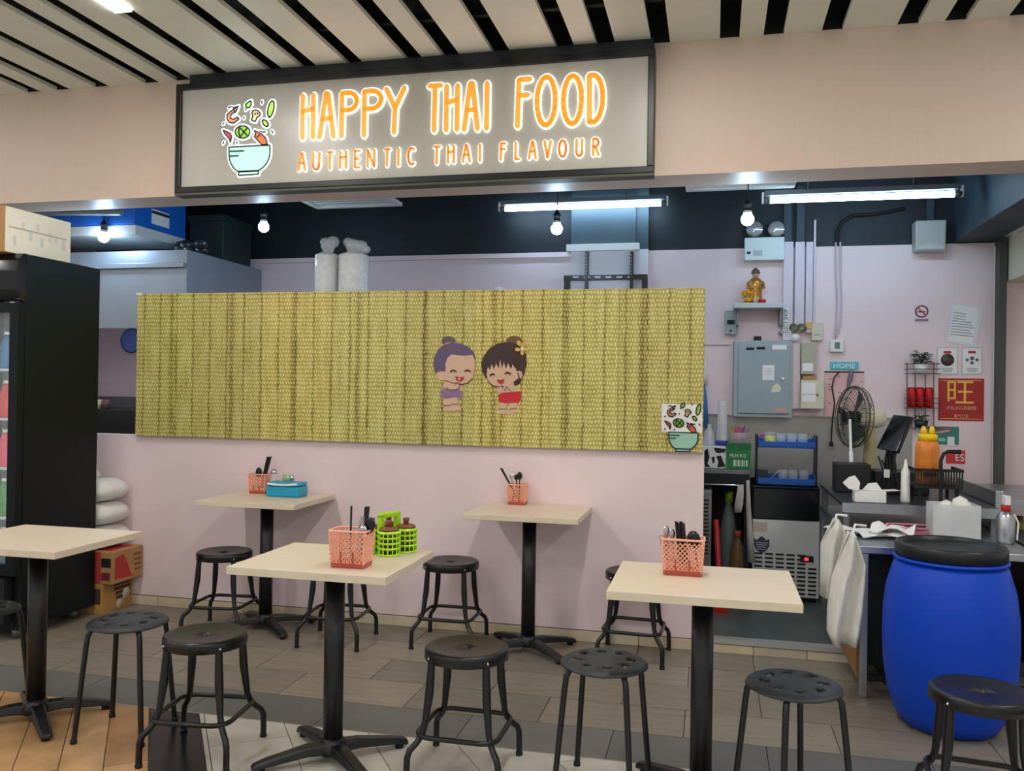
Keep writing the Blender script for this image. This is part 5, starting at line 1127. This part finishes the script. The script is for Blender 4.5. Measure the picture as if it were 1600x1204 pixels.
# neighbour side at far right
t = thing('wall_ledge_table', 'steel ledge table at the far right edge with jars beneath', 'table', (1.95, .8, KF))
MB().box(1.46, 2.6, .32, 1.2, .80, .845).build('ledge', STEEL, t, True); MB().box(1.47, 1.5, .34, .37, KF, .80).build('leg', STEELD, t, True); MB().box(2.5, 2.53, .34, .37, KF, .80).build('leg', STEELD, t, True)
MB().box(1.46, 2.6, .40, 1.2, .60, .64).build('lower_shelf', mat('ledge_white', (226, 224, 218), .5), t, True)
for k, (px, c_, lab) in enumerate([(1561, (150, 120, 70), 'narrow amber jar, left of three under the far right ledge'), (1573, (120, 100, 60), 'brown jar, middle of three under the far right ledge'), (1592, (160, 150, 70), 'olive jar, right of three under the far right ledge')]):
    c = at(px, 840, .55); c.z = .641; t = thing('spice_jar', lab, 'jar', c, 0, 'spice jars under the ledge'); MB().lathe([(.026, 0), (.028, .005), (.028, .05), (.018, .07)], 16).build('jar_body', mat('spice_%d' % k, c_, .3), t); MB().lathe([(.02, .07), (.02, .09)], 14).build('lid', mat('spice_lid', (120, 84, 50), .5), t)
t = thing('black_counter', 'black topped counter at the far right edge beside the barrel', 'counter', (1.9, -.1, 0))
MB().box(1.45, 2.6, -.35, .30, .655, .69).build('counter_top', mat('counter_black', (34, 34, 32), .4, var=.3, scale=10), t, True); MB().tube([(1.50, -.30, .65), (1.80, -.30, .02)], .02, 8).build('leg', BLKM, t, True); MB().tube([(1.80, -.30, .65), (1.50, -.30, .02)], .02, 8).build('leg', BLKM, t, True); MB().box(1.47, 2.55, .2, .24, 0, .655).build('back_leg_frame', BLKM, t, True)
solo(MB().ball((1.72, -.02, .27), .2, 14, (.9, .7, 1.3)), 'rice_sack', mat('sack_cream', (196, 190, 150), .8, var=.2, scale=10), 'cream sack on the floor at far right, behind the barrel', 'sack', loc=(1.72, -.05, .001))

# ================================================================== LEFT SIDE
# drinks fridge
FX1, FX0, FY0, FY1, FZ = -3.60, -4.30, -.92, -.305, 2.08
FB = mat('fridge_black', (6, 18, 20), .42, spec=.25)
t = thing('drinks_fridge', 'tall black glass-door drinks fridge at the left edge', 'fridge', (-3.95, -.61, 0))
MB().box(FX1 - .04, FX1, FY0 + .05, FY1, .06, FZ).build('side_panel', FB, t, True, bev=.004); MB().box(FX0, FX0 + .04, FY0 + .05, FY1, .06, FZ).build('side_panel', FB, t, True)
MB().box(FX0 + .04, FX1 - .04, FY1 - .03, FY1, .06, FZ).build('back_panel', mat('fridge_inner_white', (226, 230, 232), .4), t, True); MB().box(FX0 + .04, FX1 - .04, FY0 + .05, FY1 - .03, FZ - .03, FZ).build('top_panel', FB, t, True)
MB().box(FX0 + .04, FX1 - .04, FY0 + .05, FY1 - .03, .06, .32).build('motor_housing', FB, t, True)
zh = atx(10, 467, FX1).z
prof = [(FY0 + .05, zh), (FY0 + .02, zh), (FY0 - .01, zh + .06), (FY0 - .02, zh + .16), (FY0, FZ - .03), (FY0 + .03, FZ), (FY0 + .05, FZ)]; n = len(prof)
MB().add([(FX0, y, z) for y, z in prof] + [(FX1, y, z) for y, z in prof], [tuple(range(n)), tuple(range(2 * n - 1, n - 1, -1))] + [(i, i + n, (i + 1) % n + n, (i + 1) % n) for i in range(n)]).build('header', mat('header_gloss', (10, 13, 15), .1), t, True)
d_ = MB().box(FX0, FX0 + .07, FY0, FY0 + .045, .36, zh - .008).box(FX1 - .055, FX1, FY0, FY0 + .045, .36, zh - .008).box(FX0 + .07, FX1 - .055, FY0, FY0 + .045, .36, .42).box(FX0 + .07, FX1 - .055, FY0, FY0 + .045, zh - .06, zh - .008).build('door', FB, t, True)
MB().box(FX0 + .07, FX1 - .055, FY0 + .015, FY0 + .022, .42, zh - .06).build('pane', glass('fridge_glass', (220, 235, 240), .03, .12), d_, True); MB().box(FX1 - .05, FX1 - .02, FY0 - .006, FY0, zh - .012, zh - .006).build('trim_strip', CHROME, d_, True)
MB().box(FX1 - .058, FX1 - .05, FY0 + .06, FY0 + .075, .45, zh - .08).build('inner_light', mat('fridge_led', (240, 248, 255), .4, emit=9), t, True)
for k in range(2): 
    for y in (FY0 + .12, FY1 - .08): MB().lathe([(.03, 0), (.03, .06)], 12, c=((FX0 + .08, FX1 - .08)[k], y, 0)).build('castor', STEELD, t, True)
MB().box(FX1 - .12, FX1 - .06, FY0 + .0, FY0 + .05, .10, .34).build('grille', BLKM, t, True)
cols = [((40, 110, 160), 'blue'), ((206, 30, 26), 'red'), ((220, 60, 90), 'pink'), ((70, 140, 60), 'green'), ((60, 90, 120), 'slate')]
for k in range(5):
    z = zh - .36 - k * .27; MB().box(FX0 + .045, FX1 - .06, FY0 + .09, FY1 - .035, z - .012, z).build('shelf', mat('shelf_wire_white', (214, 218, 220), .4), t, True)
    for j in range(2):
        c = Vector((FX1 - .12 - .085 * j, FY0 + .14, z + .001)); m_ = mat('drink_' + cols[k][1], cols[k][0], .25)
        b_ = thing('drink_bottle', '%s labelled drink bottle on the %s fridge shelf, %s column' % (cols[k][1], ['top', 'second', 'third', 'fourth', 'lowest'][k], ['right', 'inner'][j]), 'bottle', c, 0, 'bottles in the drinks fridge')
        MB().lathe([(.03, 0), (.033, .01), (.033, .12), (.022, .16), (.012, .19)], 16).build('bottle_body', m_, b_); MB().lathe([(.014, .188), (.014, .205)], 12).build('cap', WHITE, b_)
# carton on the fridge
a = atx(110, 345, FX1 - .06); b = atx(5, 392, FX1 - .06)
t = thing('shipping_carton', 'long white-sided carton lying on top of the drinks fridge', 'carton', (-3.9, (a.y + b.y) / 2, FZ + .001)); CW = mat('carton_white', (226, 222, 204), .7, var=.06, scale=5)
MB().box(FX1 - .45, FX1 - .06, b.y, a.y, FZ + .001, a.z - .01).build('carton_body', CARD, t, True); MB().box(FX1 - .06, FX1 - .057, b.y + .01, a.y, FZ + .003, a.z - .012).build('printed_side', CW, t, True)
FP = mat('faint_carton_print', (204, 206, 198), .7)
for k, (yy, zz_, s_) in enumerate([(.12, .16, .04), (.17, .11, .05), (.22, .17, .045), (.25, .09, .05), (.31, .13, .05), (.36, .12, .035), (.41, .1, .06), (.06, .07, .05)]): y_ = b.y + yy; MB().box(FX1 - .0571, FX1 - .0562, y_, y_ + s_ * .45, FZ + zz_ - s_ / 2, FZ + zz_ + s_ / 2).build('printed_mark', FP, t, True)
MB().box(FX1 - .0571, FX1 - .0560, b.y + .03, a.y - .03, FZ + .135, FZ + .142).build('tape_crease', mat('crease_grey', (160, 158, 146), .5), t, True)
# cardboard boxes by the wall
ub = at(177, 863, -.285); lb = at(160, 914, -.285); jz = (at(177, 911, -.285).z + lb.z) / 2 - .002
t = thing('cardboard_box', 'upper cardboard box with red print, stacked beside the fridge', 'box', (ub.x - .15, -.15, jz + .001), 0, 'cardboard boxes by the fridge')
MB().box(ub.x - .32, ub.x, -.285, -.012, jz + .001, ub.z).build('box_body', CARD, t, True, bev=.003); RP = mat('print_red', (178, 52, 48), .7); x_ = ub.x
h_ = ub.z - jz
MB().add([(x_ + .001, -.27, jz + .03), (x_ + .001, -.11, jz + .02), (x_ + .001, -.19, jz + h_ * .88), (x_ + .001, -.27, jz + h_ * .8)], [(0, 1, 2, 3)]).build('red_triangle_print', RP, t, True)
MB().box(x_ - .32, x_ - .085, -.2865, -.285, jz + .005, ub.z - .002).build('red_print', RP, t, True); MB().box(x_ - .082, x_ - .015, -.2865, -.285, jz + h_ * .52, jz + h_ * .80).build('black_print', INK, t, True); MB().box(x_ - .082, x_ - .02, -.2865, -.285, jz + h_ * .12, jz + h_ * .36).build('red_print', mat('print_dark_red', (110, 36, 36), .7), t, True)
for k in range(4): MB().box(x_, x_ + .0012, -.10 + .004 * k, -.03, jz + h_ * (.75 - .16 * k), jz + h_ * (.80 - .16 * k)).build('print_line', mat('print_brown', (110, 74, 44), .8), t, True)
MB().box(x_ - .25, x_ - .05, -.25, -.05, ub.z, ub.z + .0008).build('red_print', RP, t, True)
t = thing('cardboard_box', 'lower cardboard box with dark print, on the floor beside the fridge', 'box', (lb.x - .15, -.15, 0), 0, 'cardboard boxes by the fridge')
MB().box(lb.x - .32, lb.x, -.285, -.014, 0, jz).build('box_body', mat('card_ochre', (178, 136, 76), .8, var=.08), t, True, bev=.003); x_ = lb.x
MB().box(x_ - .32, x_ - .012, -.2865, -.285, .06, jz - .03).build('dark_print', mat('print_umber', (78, 54, 38), .8), t, True)
for k in range(4): MB().box(x_, x_ + .0012, -.19 + .01 * k, -.03, jz - .035 - .028 * k, jz - .015 - .028 * k).build('print_line', mat('print_umber', (78, 54, 38), .8), t, True)
for y_, z_, r_ in ((-.07, .085, .035), (-.13, .035, .028)): MB().lathe([(r_, 0), (r_, .0015)], 20, c=(x_, y_, z_), M=Matrix.Rotation(PI / 2, 3, 'Y')).build('white_spot', mat('spot_white', (214, 206, 190), .7), t, True)
# foam rolls stacked on the boxes
FO = mat('foam_white', (226, 226, 222), .6, var=.03, scale=12, bump=.3)
for k in range(3):
    mb = MB(); z = ub.z + .002 + .142 * k; prof = []
    mb.lathe([(0, -.13), (.045, -.125), (.064, -.10), (.069, -.04), (.068, .04), (.065, .10), (.045, .125), (0, .13)], 22, M=Matrix.Rotation(PI / 2, 3, 'X'))
    mb.v = [(v[0] * 1.9, v[1], v[2] * 1.02) for v in mb.v]
    solo(mb, 'foam_pack', FO, ['lowest', 'middle', 'topmost'][k] + ' white wrapped foam pack in the stack behind the fridge', 'foam pack', 'foam packs by the wall', loc=(at(190 - 2 * k, 770, -.15).x - .125, -.155, z))
c = (at(153, 718, -.15).x - .02, -.155, ub.z + .002 + .142 * 3); solo(MB().lathe([(.03, 0), (.035, .02), (.012, .06), (.02, .075), (0, .08)], 14), 'bag_knot', BAGW, 'small knotted white bag on top of the foam packs', 'bag', loc=c)
# exhaust hood
HX, HY0 = -3.61, .57; hz0, hz1 = 1.79, 2.34
HS = mat('hood_steel', (150, 160, 172), .42, .6, var=.06, scale=3)
t = thing('exhaust_hood', 'big stainless steel exhaust hood above the cooking range', 'hood', (-4.4, 1.1, hz0))
MB().box(-5.19, HX, HY0, HY0 + .01, hz0, hz1).build('front_panel', HS, t, True); MB().box(HX - .01, HX, HY0 + .01, 1.59, hz0 + .05, hz1).build('side_panel', HS, t, True); MB().box(-5.19, HX - .01, HY0 + .01, 1.59, hz1 - .01, hz1).build('top_panel', HS, t, True)
zl = at(250, 411, HY0).z; MB().box(-5.19, HX - .01, HY0 - .03, HY0, zl - .035, zl).build('front_ledge', HS, t, True, bev=.003)
MB().box(-4.6, -3.8, .95, 1.03, hz0 + .06, hz0 + .08).build('added_fill_bar', mat('added_fill_glow', (240, 246, 255), .4, emit=7, ecol=(225, 235, 255)), t, True)  # unseen glowing bar, added to brighten the wall under the hood
# cooking range and dial
rz = at(182, 640, .9).z
t = thing('cooking_range', 'black cooking range seen through the gap beside the mat screen', 'cooker', (-4.2, 1.2, KF))
MB().box(-5.1, -3.2, .9, 1.56, KF, rz).build('body', mat('range_black', (12, 13, 15), .4), t, True, bev=.004); MB().box(-5.1, -3.2, 1.50, 1.56, rz, rz + .09).build('back_ledge', STEELD, t, True)
for k, (px, lab) in enumerate([(155, 'pale cup standing on the range, nearer the fridge'), (166, 'brownish cup standing on the range, nearer the mat')]):
    c = at(px, 630, 1.1); c.z = rz + .001; solo(MB().lathe([(.024, 0), (.028, .07), (.025, .07), (.02, .005), (0, .005)], 16), 'seasoning_cup', [CREAM, mat('cup_umber', (120, 90, 80), .5)][k], lab, 'cup', 'cups on the range', loc=c)
c = at(206, 532, 1.575); t = thing('wall_dial', 'round blue plate hanging on the wall, half hidden by the mat', 'plate', c)
Mx = Matrix.Rotation(PI / 2, 3, 'X'); MB().lathe([(.095, -.02), (.10, .0), (.095, .012), (.075, .006), (0, .004)], 28, M=Mx).build('dish', mat('dial_blue', (110, 140, 214), .4), t); MB().tube([(.098 * math.cos(2 * PI * k / 28), -.006, .098 * math.sin(2 * PI * k / 28)) for k in range(28)], .007, 6, closed=True).build('rim', mat('dial_navy', (44, 66, 140), .4), t)
# blue duct box with label, pipes above the hood
q0 = at(128, 331, .62); X_ = -3.95
a = atx(165, 345, X_); b = atx(290, 371, X_)
t = thing('blue_air_unit', 'bright blue air unit with a white label hanging above the hood', 'air unit', (X_ - .4, 1.0, a.z))
zu = (a.z + b.z) / 2 + .01
MB().box(X_ - .9, X_, .45, min(b.y, 1.58), zu, zu + .55).build('casing', mat('unit_blue', (20, 104, 206), .4), t, True, bev=.006); MB().box(X_ - .9, X_ + .012, .45, min(b.y, 1.58), zu - .07, zu - .004).build('white_flange', mat('flange_white', (210, 214, 214), .5), t, True)
a = atx(237, 330, X_); b = atx(264, 357, X_); lp = MB().box(X_, X_ + .002, a.y, b.y, b.z, a.z + .02).build('label', PAPER, t, True); MB().box(X_ + .002, X_ + .003, a.y, b.y, a.z - .012, a.z + .01).build('label_heading', INK, lp, True)
for s_ in (.6, 1.3): MB().tube([(X_ - .3, s_, zu + .55), (X_ - .3, s_, 3.2)], .01, 6).build('hanger_rod', STEELD, t, True)
mb = MB().tube([(-5.15, .36, 2.60), (-4.9, .36, 2.60), (-3.98, .36, 2.57)], .022, 10); solo(mb, 'water_pipe', mat('pipe_grey', (120, 130, 134), .5), 'grey pipe running under the fascia at upper left', 'pipe')
c = at(312, 372, .95); t = thing('dark_crate', 'dark green crate on top of the hood, behind the second bulb', 'crate', (-3.76, 1.2, hz1 + .001)); CR = mat('crate_dark_green', (26, 44, 42), .6, var=.2, scale=4)
MB().box(-3.92, -3.63, 1.05, 1.45, hz1 + .001, hz1 + .34).build('crate_body', CR, t, True, bev=.006); MB().box(-3.93, -3.62, 1.04, 1.46, hz1 + .30, hz1 + .345).build('rim', CR, t, True)
mb = MB()
for k in range(8): mb.ball((random.uniform(-.1, .1), random.uniform(-.08, .08), random.uniform(.05, .09)), .055, 8, (1.1, 1, .8))
solo(mb, 'black_bag', mat('black_bag_film', (40, 44, 52), .25, bump=.8, scale=20), 'crumpled black plastic bag on the hood, right of the crate', 'bag', loc=(-3.75, .83, hz1 + .001))
# rack behind the screen carrying wrapped container stacks
SHZ = 1.74
t = thing('kitchen_rack', 'steel storage rack standing behind the mat screen', 'rack', (-1.8, .33, KF))
MB().box(-2.75, -.75, .18, .50, SHZ - .03, SHZ).build('shelf', STEELD, t, True)
for x_ in (-2.74, -.79):
    for y in (.19, .46): MB().box(x_, x_ + .03, y, y + .03, KF, SHZ - .03).build('leg', STEELD, t, True)
for (pl, pr_, pt, lab, kn) in [(494, 529, 400, 'left bagged stack of white containers above the mat', [(513, 385, 13), (520, 378, 12), (508, 378, 9), (517, 392, 5)]), (531, 575, 400, 'right bagged stack of white containers above the mat', [(552, 384, 14), (563, 386, 14), (544, 378, 9), (572, 390, 8), (548, 395, 7)])]:
    Y_ = .33; a, b = at(pl, pt, Y_), at(pr_, pt, Y_); r_ = (b.x - a.x) / 2; zt_ = a.z; c = Vector(((a.x + b.x) / 2, Y_, SHZ + .001)); t = thing('container_stack', lab, 'containers', c, 0, 'bagged container stacks')
    hh = zt_ - SHZ; n = 26; prof = []
    for k in range(n): z = hh * k / n; prof += [(r_ * .93, z), (r_ * .985, z + hh / n * .5), (r_ * .985, z + hh / n * .7), (r_ * .92, z + hh / n * .8)]
    MB().lathe(prof + [(r_ * .9, hh)], 26).build('containers', PAPER, t)
    MB().lathe([(r_ * 1.0, 0), (r_ * 1.02, hh * .4), (r_ * 1.0, hh), (r_ * .5, hh + .02), (r_ * .22, hh + .03)], 22, cap=False).build('bag_sleeve', BAG, t)
    mb = MB()
    for px, py, rr_ in kn: p = at(px, py, Y_); mb.ball(p - c, rr_ / 255, 9, (1, .7, .85))
    mb.build('bag_knot', BAG, t)
for k, (px, w_, lab) in enumerate([(775, .1, 'low clear bag bundle peeping over the mat, left one'), (812, .12, 'clear bag bundle peeping over the mat, right one')]):
    mb = MB(); c = at(px, 448, .33); hh = c.z - SHZ + .03
    for j in range(7): mb.ball((random.uniform(-.012, .012), random.uniform(-.05, .05), hh * random.uniform(.2, .8)), hh * .2, 8, (.9, 1, .95))
    solo(mb, 'bag_bundle_low', BAG, lab, 'bags', 'bag bundles on the rack', loc=(c.x, .33, SHZ + .001))
